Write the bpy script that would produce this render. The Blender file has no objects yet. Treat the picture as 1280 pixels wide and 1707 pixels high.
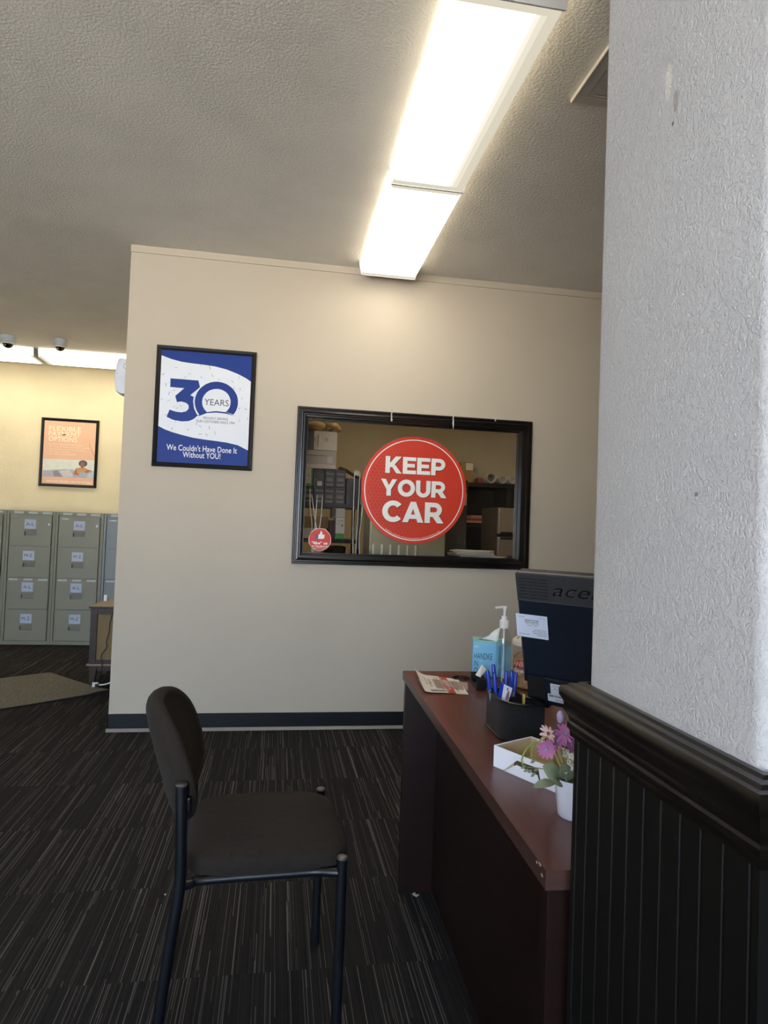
import bpy, bmesh, math, random
from mathutils import Vector, Matrix
random.seed(7)
S = bpy.context.scene
COL = S.collection
R = math.radians

# ---------------------------------------------------------------- camera
def cam_matrix(yaw, pitch, roll, loc):
    cy, sy, cp, sp, cr, sr = math.cos(yaw), math.sin(yaw), math.cos(pitch), math.sin(pitch), math.cos(roll), math.sin(roll)
    f = Vector((sy * cp, cy * cp, sp)); rt = Vector((cy, -sy, 0)); up = rt.cross(f)
    rr = rt * cr + up * sr; uu = up * cr - rt * sr
    m = Matrix((rr, uu, -f)).transposed().to_4x4(); m.translation = loc
    return m
cd = bpy.data.cameras.new('camera'); cam = bpy.data.objects.new('camera', cd); COL.objects.link(cam)
cd.sensor_fit = 'HORIZONTAL'; cd.sensor_width = 36.0; cd.lens = 1079.94 / 1280 * 36.0
cd.clip_start = 0.02; cd.clip_end = 200
cam.matrix_world = cam_matrix(0.1628, 0.0297, 0.0372, (0, 0, 1.22))
S.camera = cam

# ---------------------------------------------------------------- light levels, exposure
DAY = 12.0            # sky seen through the storefront windows behind the camera
GROUND_FILL = 1.35        # lower half of the world, added to brighten the ceiling, relative to the sky
TUBE = 6.5          # glow of the lit ceiling fixtures
WING = 0.78          # glow of the lens edge away from the tubes
BACKROW = 9.0
STORE = 13.0
S.view_settings.view_transform = 'Standard'; S.view_settings.look = 'None'
S.view_settings.gamma = 1.0; S.view_settings.use_curve_mapping = False
S.view_settings.exposure = 0.0
S.cycles.transparent_max_bounces = 40   # clear bottle, jar and window panes stand one behind another
w = bpy.data.worlds.new('sky'); S.world = w; w.use_nodes = True
nt = w.node_tree; bg = nt.nodes['Background']; bg.inputs[1].default_value = DAY
tcw = nt.nodes.new('ShaderNodeTexCoord'); sz = nt.nodes.new('ShaderNodeSeparateXYZ'); nt.links.new(tcw.outputs['Generated'], sz.inputs[0])
cw = nt.nodes.new('ShaderNodeValToRGB'); cw.color_ramp.elements[0].position = 0.47; cw.color_ramp.elements[0].color = (GROUND_FILL, GROUND_FILL * .98, GROUND_FILL * .93, 1)   # bright lower half added to light the ceiling, no ground is seen
cw.color_ramp.elements[1].position = 0.53; cw.color_ramp.elements[1].color = (0.62, 0.78, 1.0, 1)
mz = nt.nodes.new('ShaderNodeMapRange'); mz.inputs[1].default_value = -1; mz.inputs[2].default_value = 1; nt.links.new(sz.outputs[2], mz.inputs[0])
nt.links.new(mz.outputs[0], cw.inputs[0]); nt.links.new(cw.outputs[0], bg.inputs[0])

# ---------------------------------------------------------------- materials
def lin(c):
    if isinstance(c, str): c = tuple(int(c[i:i + 2], 16) for i in (0, 2, 4))
    return tuple((v / 255 / 12.92) if v <= 10.3 else ((v / 255 + 0.055) / 1.055) ** 2.4 for v in c) + (1.0,)
MATS = {}
def mat(name, col, rough=0.5, metal=0.0, var=0.06, scale=12.0, bump=0.0, bscale=200.0, spec=0.5, coat=0.0, sheen=0.0):
    """plain surface with a little procedural variation"""
    if name in MATS: return MATS[name]
    m = bpy.data.materials.new(name); m.use_nodes = True; MATS[name] = m
    nt = m.node_tree; N = nt.nodes; L = nt.links; b = N['Principled BSDF']
    b.inputs['Roughness'].default_value = rough; b.inputs['Metallic'].default_value = metal
    b.inputs['Specular IOR Level'].default_value = spec; b.inputs['Coat Weight'].default_value = coat
    b.inputs['Sheen Weight'].default_value = sheen
    tc = N.new('ShaderNodeTexCoord'); nz = N.new('ShaderNodeTexNoise'); nz.inputs['Scale'].default_value = scale; nz.inputs['Detail'].default_value = 3
    L.new(tc.outputs['Object'], nz.inputs['Vector'])
    cr = N.new('ShaderNodeValToRGB'); c = lin(col)
    cr.color_ramp.elements[0].position = 0.3; cr.color_ramp.elements[1].position = 0.7
    cr.color_ramp.elements[0].color = tuple(max(0, v * (1 - var)) for v in c[:3]) + (1,)
    cr.color_ramp.elements[1].color = tuple(min(1, v * (1 + var)) for v in c[:3]) + (1,)
    L.new(nz.outputs[0], cr.inputs[0]); L.new(cr.outputs[0], b.inputs['Base Color'])
    if bump:
        n2 = N.new('ShaderNodeTexNoise'); n2.inputs['Scale'].default_value = bscale; n2.inputs['Detail'].default_value = 2
        L.new(tc.outputs['Object'], n2.inputs['Vector'])
        bp = N.new('ShaderNodeBump'); bp.inputs['Strength'].default_value = bump; bp.inputs['Distance'].default_value = 0.004
        L.new(n2.outputs[0], bp.inputs['Height']); L.new(bp.outputs[0], b.inputs['Normal'])
    return m
def emit(name, col, s):
    m = bpy.data.materials.new(name); m.use_nodes = True; nt = m.node_tree
    nt.nodes.remove(nt.nodes['Principled BSDF']); e = nt.nodes.new('ShaderNodeEmission')
    e.inputs[0].default_value = lin(col); e.inputs[1].default_value = s
    nt.links.new(e.outputs[0], nt.nodes['Material Output'].inputs[0]); return m
def clear(name, tint=(1, 1, 1), ior=1.45, rough=0.02):
    m = bpy.data.materials.new(name); m.use_nodes = True; nt = m.node_tree; N = nt.nodes
    N.remove(N['Principled BSDF'])
    t = N.new('ShaderNodeBsdfTransparent'); t.inputs[0].default_value = tint + (1,)
    g = N.new('ShaderNodeBsdfGlossy'); g.inputs['Roughness'].default_value = rough
    f = N.new('ShaderNodeFresnel'); f.inputs[0].default_value = ior
    mx = N.new('ShaderNodeMixShader'); nt.links.new(f.outputs[0], mx.inputs[0]); nt.links.new(t.outputs[0], mx.inputs[1]); nt.links.new(g.outputs[0], mx.inputs[2])
    nt.links.new(mx.outputs[0], N['Material Output'].inputs[0]); return m
def thin_clear(name, tint, k):
    m = clear(name, tint); N = m.node_tree.nodes; mx = [n for n in N if n.type == 'MIX_SHADER'][0]
    m.node_tree.links.remove(mx.inputs[0].links[0]); mx.inputs[0].default_value = k; return m
def textured(name, col, rough, scale, strength, dist, kind='orange', var=0.05, spots=()):
    """painted plaster with a rolled / knock-down relief; spots = stains (centre, half-sizes, colour)"""
    m = mat(name, col, rough, 0, var, 3.0); nt = m.node_tree; N = nt.nodes; L = nt.links; b = N['Principled BSDF']
    tc = [n for n in N if n.type == 'TEX_COORD'][0]
    n1 = N.new('ShaderNodeTexNoise'); n1.inputs['Scale'].default_value = scale; n1.inputs['Detail'].default_value = 4; n1.inputs['Roughness'].default_value = 0.55
    L.new(tc.outputs['Object'], n1.inputs['Vector'])
    h = n1.outputs[0]
    if kind == 'knock':
        n1.inputs['Distortion'].default_value = 1.2
        cr = N.new('ShaderNodeValToRGB'); cr.color_ramp.elements[0].position = 0.42; cr.color_ramp.elements[1].position = 0.56
        L.new(h, cr.inputs[0]); h = cr.outputs[0]
    bp = N.new('ShaderNodeBump'); bp.inputs['Strength'].default_value = strength; bp.inputs['Distance'].default_value = dist
    L.new(h, bp.inputs['Height']); L.new(bp.outputs[0], b.inputs['Normal'])
    src = b.inputs['Base Color'].links[0].from_socket
    for (c, hs, colr) in spots:
        vm = N.new('ShaderNodeVectorMath'); vm.operation = 'SUBTRACT'; vm.inputs[1].default_value = c; L.new(tc.outputs['Object'], vm.inputs[0])
        vd = N.new('ShaderNodeVectorMath'); vd.operation = 'DIVIDE'; vd.inputs[1].default_value = hs; L.new(vm.outputs[0], vd.inputs[0])
        vl = N.new('ShaderNodeVectorMath'); vl.operation = 'LENGTH'; L.new(vd.outputs[0], vl.inputs[0])
        mr = N.new('ShaderNodeMapRange'); mr.inputs[1].default_value = 1.0; mr.inputs[2].default_value = 0.75; L.new(vl.outputs['Value'], mr.inputs[0])
        mx = N.new('ShaderNodeMix'); mx.data_type = 'RGBA'; mx.inputs[7].default_value = lin(colr)
        L.new(mr.outputs[0], mx.inputs[0]); L.new(src, mx.inputs[6]); src = mx.outputs[2]
    L.new(src, b.inputs['Base Color'])
    return m
def wood(name, c1, c2, rough=0.4, scale=(1.5, 22, 22), coat=0.0):
    m = mat(name, c1, rough, 0, 0.0, 3.0, coat=coat); nt = m.node_tree; N = nt.nodes; L = nt.links
    tc = [n for n in N if n.type == 'TEX_COORD'][0]; mp = N.new('ShaderNodeMapping'); mp.inputs['Scale'].default_value = scale
    L.new(tc.outputs['Object'], mp.inputs[0])
    nz = [n for n in N if n.type == 'TEX_NOISE'][0]; nz.inputs['Detail'].default_value = 6; nz.inputs['Distortion'].default_value = 0.6
    L.new(mp.outputs[0], nz.inputs['Vector'])
    cr = [n for n in N if n.type == 'VALTORGB'][0]; cr.color_ramp.elements[0].color = lin(c1); cr.color_ramp.elements[1].color = lin(c2)
    return m
def carpet():
    m = mat('carpet_loop', '232122', 0.95, 0, 0.1, 40, spec=0.1); nt = m.node_tree; N = nt.nodes; L = nt.links; b = N['Principled BSDF']
    tc = [n for n in N if n.type == 'TEX_COORD'][0]
    def math_(op, a, bb=None):
        n = N.new('ShaderNodeMath'); n.operation = op
        for i, v in ((0, a), (1, bb)):
            if v is None: continue
            if isinstance(v, (int, float)): n.inputs[i].default_value = v
            else: L.new(v, n.inputs[i])
        return n.outputs[0]
    sp = N.new('ShaderNodeSeparateXYZ'); L.new(tc.outputs['Object'], sp.inputs[0])
    X, Y = sp.outputs[0], sp.outputs[1]
    T = 0.457
    iy = math_('FLOOR', math_('DIVIDE', math_('SUBTRACT', Y, 3.205 - 10 * T), T))
    ix = math_('FLOOR', math_('DIVIDE', math_('ADD', X, 8.0), T))
    wn = N.new('ShaderNodeTexWhiteNoise'); wn.noise_dimensions = '2D'; cv = N.new('ShaderNodeCombineXYZ'); L.new(ix, cv.inputs[0]); L.new(iy, cv.inputs[1]); L.new(cv.outputs[0], wn.inputs['Vector'])
    off = math_('MULTIPLY', wn.outputs['Value'], 37.0)
    def rnd(u, v):
        q = N.new('ShaderNodeTexWhiteNoise'); q.noise_dimensions = '2D'; cc = N.new('ShaderNodeCombineXYZ'); L.new(u, cc.inputs[0])
        if isinstance(v, (int, float)): cc.inputs[1].default_value = v
        else: L.new(v, cc.inputs[1])
        L.new(cc.outputs[0], q.inputs['Vector']); return q.outputs['Value']
    strand = math_('ADD', math_('FLOOR', math_('MULTIPLY', X, 520)), math_('FLOOR', math_('MULTIPLY', off, 91)))   # one yarn every 3 mm
    seg = math_('FLOOR', math_('ADD', math_('MULTIPLY', Y, 1.7), math_('MULTIPLY', rnd(strand, 3.0), 9.0)))
    v1 = rnd(strand, math_('ADD', seg, off)); band = rnd(math_('FLOOR', math_('DIVIDE', strand, 9)), math_('ADD', iy, 0.5))
    hit = N.new('ShaderNodeMapRange'); L.new(math_('ADD', v1, math_('MULTIPLY', math_('SUBTRACT', band, 0.5), 0.14)), hit.inputs[0]); hit.inputs[1].default_value = 0.86; hit.inputs[2].default_value = 0.92
    k = math_('ADD', math_('MULTIPLY', hit.outputs[0], math_('ADD', 0.25, math_('MULTIPLY', rnd(strand, 7.0), 0.75))), math_('MULTIPLY', rnd(strand, 11.0), 0.09))
    mx = N.new('ShaderNodeMix'); mx.data_type = 'RGBA'; mx.inputs[7].default_value = lin('716d67')
    src = b.inputs['Base Color'].links[0].from_socket
    L.new(k, mx.inputs[0]); L.new(src, mx.inputs[6]); L.new(mx.outputs[2], b.inputs['Base Color'])
    nz = N.new('ShaderNodeTexNoise'); nz.inputs['Scale'].default_value = 500; L.new(tc.outputs['Object'], nz.inputs['Vector'])
    bp = N.new('ShaderNodeBump'); bp.inputs['Strength'].default_value = 0.5; bp.inputs['Distance'].default_value = 0.003; L.new(nz.outputs[0], bp.inputs['Height']); L.new(bp.outputs[0], b.inputs['Normal'])
    return m

# ---------------------------------------------------------------- mesh builder
class MB:
    def __init__(s): s.v = []; s.f = []; s.mi = []; s.sm = []; s.m = 0; s.smooth = False; s.xf = None
    def add(s, vs, fs):
        o = len(s.v)
        if s.xf: vs = [s.xf(Vector(p)) for p in vs]
        s.v += [tuple(p) for p in vs]
        for f in fs: s.f.append(tuple(i + o for i in f)); s.mi.append(s.m); s.sm.append(s.smooth)
        return s
    def box(s, x0, x1, y0, y1, z0, z1):
        v = [(x, y, z) for z in (z0, z1) for y in (y0, y1) for x in (x0, x1)]
        return s.add(v, [(0, 2, 3, 1), (4, 5, 7, 6), (0, 1, 5, 4), (2, 6, 7, 3), (0, 4, 6, 2), (1, 3, 7, 5)])
    def rings(s, rings, cap=True, closed=True):
        n = len(rings[0]); v = [p for r in rings for p in r]; f = []
        for k in range(len(rings) - 1):
            for i in range(n if closed else n - 1):
                j = (i + 1) % n; f.append((k * n + i, k * n + j, (k + 1) * n + j, (k + 1) * n + i))
        if cap:
            f.append(tuple(reversed(range(n)))); f.append(tuple((len(rings) - 1) * n + i for i in range(n)))
        return s.add(v, f)
    def tube(s, pts, r, seg=12, cap=True):
        pts = [Vector(p) for p in pts]; rs = r if isinstance(r, (list, tuple)) else [r] * len(pts)
        out = []; up = None
        for i, p in enumerate(pts):
            a = pts[max(i - 1, 0)]; b = pts[min(i + 1, len(pts) - 1)]; t = (b - a).normalized()
            if up is None:
                up = Vector((0, 0, 1)) if abs(t.z) < 0.9 else Vector((1, 0, 0))
            x = (up - t * up.dot(t)).normalized(); y = t.cross(x); up = x
            out.append([p + (x * math.cos(2 * math.pi * k / seg) + y * math.sin(2 * math.pi * k / seg)) * rs[i] for k in range(seg)])
        sm = s.smooth; s.smooth = True; s.rings(out, cap); s.smooth = sm; return s
    def lathe(s, prof, c=(0, 0, 0), seg=24, cap=True):
        sm = s.smooth; s.smooth = True
        s.rings([[(c[0] + r * math.cos(2 * math.pi * k / seg), c[1] + r * math.sin(2 * math.pi * k / seg), c[2] + z) for k in range(seg)] for r, z in prof], cap)
        s.smooth = sm; return s
    def prism(s, poly, fn, d0, d1):
        """2-D polygon (any shape) extruded between depths d0 and d1; fn(a, b, d) -> point"""
        bm = bmesh.new(); vs = [bm.verts.new((a, b, 0)) for a, b in poly]
        bm.faces.new(vs); bm.normal_update(); bmesh.ops.triangulate(bm, faces=bm.faces[:], ngon_method='EAR_CLIP'); bm.verts.index_update()
        tri = [tuple(v.index for v in f.verts) for f in bm.faces]; bm.free()
        n = len(poly)
        P = [fn(a, b, d0) for a, b in poly]
        if d0 == d1: return s.add(P, tri)
        P += [fn(a, b, d1) for a, b in poly]
        f = tri + [tuple(i + n for i in reversed(t)) for t in tri] + [(i, (i + 1) % n, n + (i + 1) % n, n + i) for i in range(n)]
        return s.add(P, f)
    def text(s, string, fn, d, x0=None, x1=None, zc=0.0, cap=None, bold=0.0, shear=0.0, base=None):
        """lettering: capitals of height cap centred on zc (or standing on base), stretched from x0 to x1"""
        V, F, ch = glyphs(string, bold, shear)
        ax = min(p[0] for p in V); bx = max(p[0] for p in V)
        k = cap / ch; kx = (x1 - x0) / (bx - ax) if x1 is not None else k
        b0 = base if base is not None else zc - cap / 2
        return s.add([fn(x0 + (p[0] - ax) * kx, b0 + p[1] * k, d) for p in V], F)
    def heavy(s, string, fn, d, x0, x1, zc, cap):
        '''wide, very bold capitals drawn from their own strokes'''
        def arc(cx, cy, ro, ri, a0, a1, n=20): return [[(cx + ro[0] * math.cos(R(a0 + (a1 - a0) * k / n)), cy + ro[1] * math.sin(R(a0 + (a1 - a0) * k / n))) for k in range(n + 1)], [(cx + ri[0] * math.cos(R(a0 + (a1 - a0) * k / n)), cy + ri[1] * math.sin(R(a0 + (a1 - a0) * k / n))) for k in range(n + 1)]]
        rc = lambda x, y, X, Y: [(x, y), (X, y), (X, Y), (x, Y)]
        bowl = [rc(0, 0, .27, 1), rc(.27, .77, .47, 1), rc(.27, .30, .47, .53), arc(.47, .65, (.38, .35), (.14, .12), -90, 90)]
        G = {'K': (.98, [rc(0, 0, .27, 1), [(.27, .33), (.27, .60), (.60, 1), (.95, 1), (.55, .53), (.40, .37)], [(.40, .37), (.55, .53), (.98, 0), (.66, 0)]]),
             'E': (.80, [rc(0, 0, .27, 1), rc(.27, .78, .79, 1), rc(.27, .39, .72, .61), rc(.27, 0, .80, .22)]),
             'P': (.85, bowl), 'R': (.95, bowl + [[(.40, .30), (.47, .30), (.60, .321), (.70, .372), (.95, 0), (.63, 0)]]),
             'Y': (.98, [[(0, 1), (.29, 1), (.49, .63), (.355, .38)], [(.69, 1), (.98, 1), (.625, .38), (.49, .63)], [(.355, 0), (.625, 0), (.625, .38), (.49, .63), (.355, .38)]]),
             'O': (1.06, [arc(.53, .5, (.53, .52), (.26, .27), 0, 360, 40)]), 'C': (.93, [arc(.53, .5, (.53, .52), (.26, .28), 42, 318, 34)]),
             'U': (.90, [rc(0, .42, .27, 1), rc(.63, .42, .90, 1), arc(.45, .42, (.45, .44), (.18, .20), 180, 360)]),
             'A': (1.04, [[(0, 0), (.285, 0), (.345, .17), (.42, .38), (.52, .66), (.52, 1), (.39, 1)], [(1.04, 0), (.755, 0), (.695, .17), (.62, .38), (.52, .66), (.52, 1), (.65, 1)], [(.345, .17), (.695, .17), (.62, .38), (.42, .38)]])}
        tot = sum(G[q][0] for q in string) + .055 * (len(string) - 1); k = (x1 - x0) / tot; x = 0
        T_ = lambda p: fn(x0 + (x + p[0]) * k, zc + (p[1] - .5) * cap, d)
        for q in string:
            for pc in G[q][1]:
                if isinstance(pc[0], list): n = len(pc[0]); s.add([T_(p) for p in pc[0] + pc[1]], [(i, i + 1, n + i + 1, n + i) for i in range(n - 1)])
                else: s.prism(pc, lambda u, v, dd: T_((u, v)), 0, 0)
            x += G[q][0] + .055
        return s
    def build(s, name, mats, parent=None, bevel=0.0, seg=2, angle=40, local=False):
        me = bpy.data.meshes.new(name); vs = s.v
        if parent is not None and not local:
            inv = ROOT.get(parent.name)
            if inv is not None: vs = [inv @ Vector(p) for p in vs]
        me.from_pydata([tuple(p) for p in vs], [], s.f)
        mats = mats if isinstance(mats, (list, tuple)) else [mats]
        for m in mats: me.materials.append(m)
        me.polygons.foreach_set('material_index', s.mi); me.polygons.foreach_set('use_smooth', s.sm)
        bm = bmesh.new(); bm.from_mesh(me); bmesh.ops.recalc_face_normals(bm, faces=bm.faces[:]); bm.to_mesh(me); bm.free()
        if any(s.sm): me.set_sharp_from_angle(angle=R(angle))
        o = bpy.data.objects.new(name, me); COL.objects.link(o)
        if parent is not None: o.parent = parent; ROOT[o.name] = ROOT.get(parent.name)
        if bevel:
            b = o.modifiers.new('bevel', 'BEVEL'); b.width = bevel; b.segments = seg; b.limit_method = 'ANGLE'; b.angle_limit = R(50)
            b.harden_normals = False
        return o
ROOT = {}
GL = {}
def glyphs(string, bold=0.0, shear=0.0):
    key = (string, bold, shear)
    if key in GL: return GL[key]
    def mk(t):
        cu = bpy.data.curves.new('letters', 'FONT'); cu.body = t; cu.size = 1; cu.offset = bold; cu.shear = shear; cu.resolution_u = 3; cu.fill_mode = 'FRONT'
        if bold: cu.space_character = 1.0 + bold * 1.5
        ob = bpy.data.objects.new('letters', cu); COL.objects.link(ob); dg = bpy.context.evaluated_depsgraph_get(); dg.update()
        me = bpy.data.meshes.new_from_object(ob.evaluated_get(dg)); V = [tuple(v.co)[:2] for v in me.vertices]; F = [tuple(p.vertices) for p in me.polygons]
        bpy.data.objects.remove(ob); bpy.data.curves.remove(cu); bpy.data.meshes.remove(me); return V, F
    V, F = mk(string); H, _ = mk('H'); ch = max(p[1] for p in H) - min(p[1] for p in H); lo = min(p[1] for p in H)
    GL[key] = ([(a, b - lo) for a, b in V], F, ch); return GL[key]
def thing(name, label, cat, loc=(0, 0, 0), rz=0.0, group=None):
    o = bpy.data.objects.new(name, None); o.empty_display_size = 0.05; COL.objects.link(o); o.location = loc; o.rotation_euler = (0, 0, rz)
    o['label'] = label; o['category'] = cat
    if group: o['group'] = group
    ROOT[o.name] = (Matrix.Translation(loc) @ Matrix.Rotation(rz, 4, 'Z')).inverted(); return o
def tag(o, label, cat, group=None):
    o['label'] = label; o['category'] = cat
    if group: o['group'] = group
    return o
def struct(o): o['kind'] = 'structure'; return o
def dup(root, loc, rz, label, group=None):
    r = root.copy(); COL.objects.link(r); r.location = loc; r.rotation_euler = (0, 0, rz); r['label'] = label
    if group: r['group'] = group
    for ch in list(root.children):
        c = ch.copy(); COL.objects.link(c); c.parent = r
        for g in list(ch.children): d = g.copy(); COL.objects.link(d); d.parent = c
    return r
XZ = lambda y: (lambda a, b, d: (a, y - d, b))           # on a wall that faces -Y
def frame_xf(o, ux, uy, uz):
    o, ux, uy, uz = Vector(o), Vector(ux), Vector(uy), Vector(uz)
    return lambda p: o + ux * p.x + uy * p.y + uz * p.z
def sell(a, b, n, seg=48):
    out = []
    for k in range(seg):
        t = 2 * math.pi * k / seg; c, s_ = math.cos(t), math.sin(t)
        out.append((a * math.copysign(abs(c) ** (2 / n), c), b * math.copysign(abs(s_) ** (2 / n), s_)))
    return out
def smooth_path(pts, n=8):
    P = [Vector(p) for p in pts]; out = []
    for i in range(len(P) - 1):
        a, b, c, d = P[max(i - 1, 0)], P[i], P[i + 1], P[min(i + 2, len(P) - 1)]
        for k in range(n):
            t = k / n; out.append(0.5 * ((2 * b) + (c - a) * t + (2 * a - 5 * b + 4 * c - d) * t * t + (3 * b - a - 3 * c + d) * t ** 3))
    out.append(P[-1]); return out

# ---------------------------------------------------------------- the setting
D = 4.003; HC = 2.864; BW = 7.42
M_carpet = carpet()
M_ceil = textured('ceiling_texture', 'dedad3', 0.9, 95, 0.7, 0.006)
M_wall = mat('wall_paint_beige', 'c5b9a7', 0.75, 0, 0.02, 2.0, bump=0.05, bscale=300)
M_backwall = textured('wall_paint_cream', 'e5d8b6', 0.85, 70, 0.5, 0.005)
M_plaster = textured('plaster_grey_white', 'd0cfd1', 0.8, 130, 0.36, 0.004, 'knock', 0.04,
    spots=[((0.441, 0.700, 1.772), (0.05, 0.0075, 0.026), 'e6e4dc'), ((0.441, 0.684, 1.738), (0.05, 0.005, 0.016), 'b5aaa6'), ((0.441, 0.689, 1.714), (0.05, 0.0022, 0.0028), '6d6a68'),
           ((0.441, 0.630, 1.272), (0.05, 0.004, 0.003), '9a989a')])
M_store = mat('storeroom_paint', 'b39f7c', 0.85, 0, 0.03, 2.0)
M_black = mat('black_gloss_paint', '100d0c', 0.28, 0, 0.3, 6, coat=0.2)
M_blackbase = mat('black_cove_base', '0b0f15', 0.4, 0, 0.4, 9)
M_lip = mat('grey_base_lip', '8b8681', 0.4)
M_white = mat('white_paint', 'e6e4df', 0.45)

def slab(name, x0, x1, y0, y1, z0, z1, m): return struct(MB().box(x0, x1, y0, y1, z0, z1).build(name, m))
XL, XR, YR = -5.0, 3.2, -2.6
slab('floor', XL - .1, XR + .1, YR - .1, BW + .1, -0.1, 0, M_carpet)
slab('ceiling', XL - .1, XR + .1, YR - .1, BW + .1, HC, HC + 0.1, M_ceil)
slab('wall_left', XL - .1, XL, YR, BW, 0, HC, M_wall)
slab('wall_right', XR, XR + .1, YR, BW, 0, HC, M_wall)
slab('wall_back', XL - .1, XR + .1, BW, BW + .1, 0, HC, M_backwall)
# partition with the interior window
WX0, WX1, WZ0, WZ1 = 0.152, 1.556, 1.062, 1.912
b = MB()
for (x0, x1, z0, z1) in ((-0.92, WX0, 0, HC), (WX1, XR, 0, HC), (WX0, WX1, 0, WZ0), (WX0, WX1, WZ1, HC)): b.box(x0, x1, D, D + 0.12, z0, z1)
struct(b.build('wall_front', M_wall))
slab('wall_partition', -0.92, -0.80, D + 0.12, BW, 0, HC, M_wall)
slab('trim_1', -0.922, XR, D - 0.008, D, 2.822, HC, M_wall)
b = MB(); b.box(-0.924, XR, D - 0.006, D, 0.016, 0.100); b.m = 1; b.add([(-0.928, D, 0.016), (-0.928, D - 0.010, 0.016), (-0.928, D - 0.022, 0.0), (-0.928, D, 0.0), (XR, D, 0.016), (XR, D - 0.010, 0.016), (XR, D - 0.022, 0.0), (XR, D, 0.0)], [(0, 1, 5, 4), (1, 2, 6, 5), (0, 3, 2, 1), (4, 5, 6, 7)])
struct(b.build('baseboard_front', [M_blackbase, M_lip]))
struct(MB().box(-0.926, -0.92, D - 0.006, BW, 0, 0.10).build('baseboard_partition', M_blackbase))
# storefront wall behind the camera with three openings
b = MB(); ops = [(-4.7, -2.3), (-2.1, 0.3)]; z0, z1 = 0.45, 2.45; x = XL
for a, c in ops: b.box(x, a, YR - .1, YR, 0, HC); b.box(a, c, YR - .1, YR, 0, z0); b.box(a, c, YR - .1, YR, z1, HC); x = c
b.box(x, XR, YR - .1, YR, 0, HC); struct(b.build('wall_rear', M_wall))
M_glass = clear('window_glass')
for i, (a, c) in enumerate(ops):
    fr = MB()
    for q in ((a, a + .05, z0, z1), (c - .05, c, z0, z1), ((a + c) / 2 - .025, (a + c) / 2 + .025, z0, z1), (a + .05, c - .05, z0, z0 + .05), (a + .05, c - .05, z1 - .05, z1)): fr.box(q[0], q[1], YR - .07, YR - .02, q[2], q[3])
    wo = struct(fr.build('window_%d' % (i + 2), mat('aluminium_frame', '55534f', 0.4, 0.6)))
    MB().box(a + .05, c - .05, YR - .048, YR - .042, z0 + .05, z1 - .05).build('pane', M_glass, wo)

# interior window: moulded black frame, reveal, pane
win = bpy.data.objects.new('window_1', None); COL.objects.link(win); win['kind'] = 'structure'
prof = [(0.0, 0.0), (0.0, 0.018), (0.006, 0.024), (0.014, 0.024), (0.018, 0.018), (0.028, 0.018), (0.032, 0.028), (0.042, 0.030), (0.048, 0.022), (0.060, 0.022), (0.064, 0.014), (0.072, 0.013), (0.076, 0.006), (0.076, -0.10), (0.060, -0.10), (0.056, 0.0)]
OX0, OX1, OZ0, OZ1 = 0.096, 1.612, 1.0036, 1.968
tw = 0.062 / 0.076
rg = []
for (cx, cz, sx, sz) in ((OX0, OZ0, 1, 1), (OX1, OZ0, -1, 1), (OX1, OZ1, -1, -1), (OX0, OZ1, 1, -1)):
    rg.append([(cx + sx * u * tw, D - d, cz + sz * u * tw) for u, d in prof])
rg.append(rg[0]); MB().rings(rg, cap=False).build('window_frame', M_black, win)
b = MB()
for q in ((0.150, 1.558, 1.058, 1.072), (0.150, 1.558, 1.898, 1.914), (0.150, 0.166, 1.072, 1.898), (1.545, 1.558, 1.072, 1.898)): b.box(q[0], q[1], D + 0.045, D + 0.06, q[2], q[3])
b.build('glazing_bead', M_black, win)
MB().box(0.16, 1.55, D + 0.049, D + 0.055, 1.066, 1.906).build('pane', M_glass, win)

# plaster pier with wainscot on the right
PX, PY0, PY1, PX1 = 0.4415, 0.524, 0.864, 1.25
def rrect(x0, x1, y0, y1, r, n=6):
    out = []
    for cx, cy, a0 in ((x1 - r, y1 - r, 0), (x0 + r, y1 - r, 90), (x0 + r, y0 + r, 180), (x1 - r, y0 + r, 270)):
        for k in range(n + 1): a = R(a0 + 90 * k / n); out.append((cx + r * math.cos(a), cy + r * math.sin(a)))
    return out
b = MB(); b.smooth = True; pr = rrect(PX, PX1, PY0, PY1, 0.018); b.rings([[(x, y, 0.99) for x, y in pr], [(x, y, HC) for x, y in pr]]); struct(b.build('wall_pier', M_plaster, angle=60))
# beadboard: outline in plan, grooves 34 mm apart, run up the height
M_wain = mat('wainscot_black', '0d0c0b', 0.55, 0, 0.3, 7, spec=.3)
def side(p0, p1, gs, gw=0.0022, gd=0.003):
    p0, p1 = Vector(p0), Vector(p1); t = (p1 - p0).normalized(); n = Vector((t.y, -t.x)); out = [p0]
    for g in gs:
        c = p0 + t * g; out += [c - t * gw, c - t * gw * .5 - n * gd, c + t * gw * .5 - n * gd, c + t * gw]
    return out
WX, WY0, WY1, WXR = 0.4275, 0.511, 0.868, PX1 + 0.013
pl = side((WX, WY1), (WX, WY0), [WY1 - y for y in (0.855, 0.826, 0.792, 0.758, 0.7245, 0.691, 0.657, 0.623, 0.590, 0.557, 0.522)])
pl = [Vector((WX, WY1))] + [Vector((p.x + 0.0, p.y)) for p in pl[1:]]
pl += side((WX, WY0), (WXR, WY0), [0.012 + 0.034 * k for k in range(24)]) + [Vector((WXR, WY0)), Vector((WXR, WY1))]
b = MB(); b.rings([[(p.x, p.y, 0.0) for p in pl], [(p.x, p.y, 0.955) for p in pl]]); struct(b.build('trim_2', M_wain))
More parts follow.
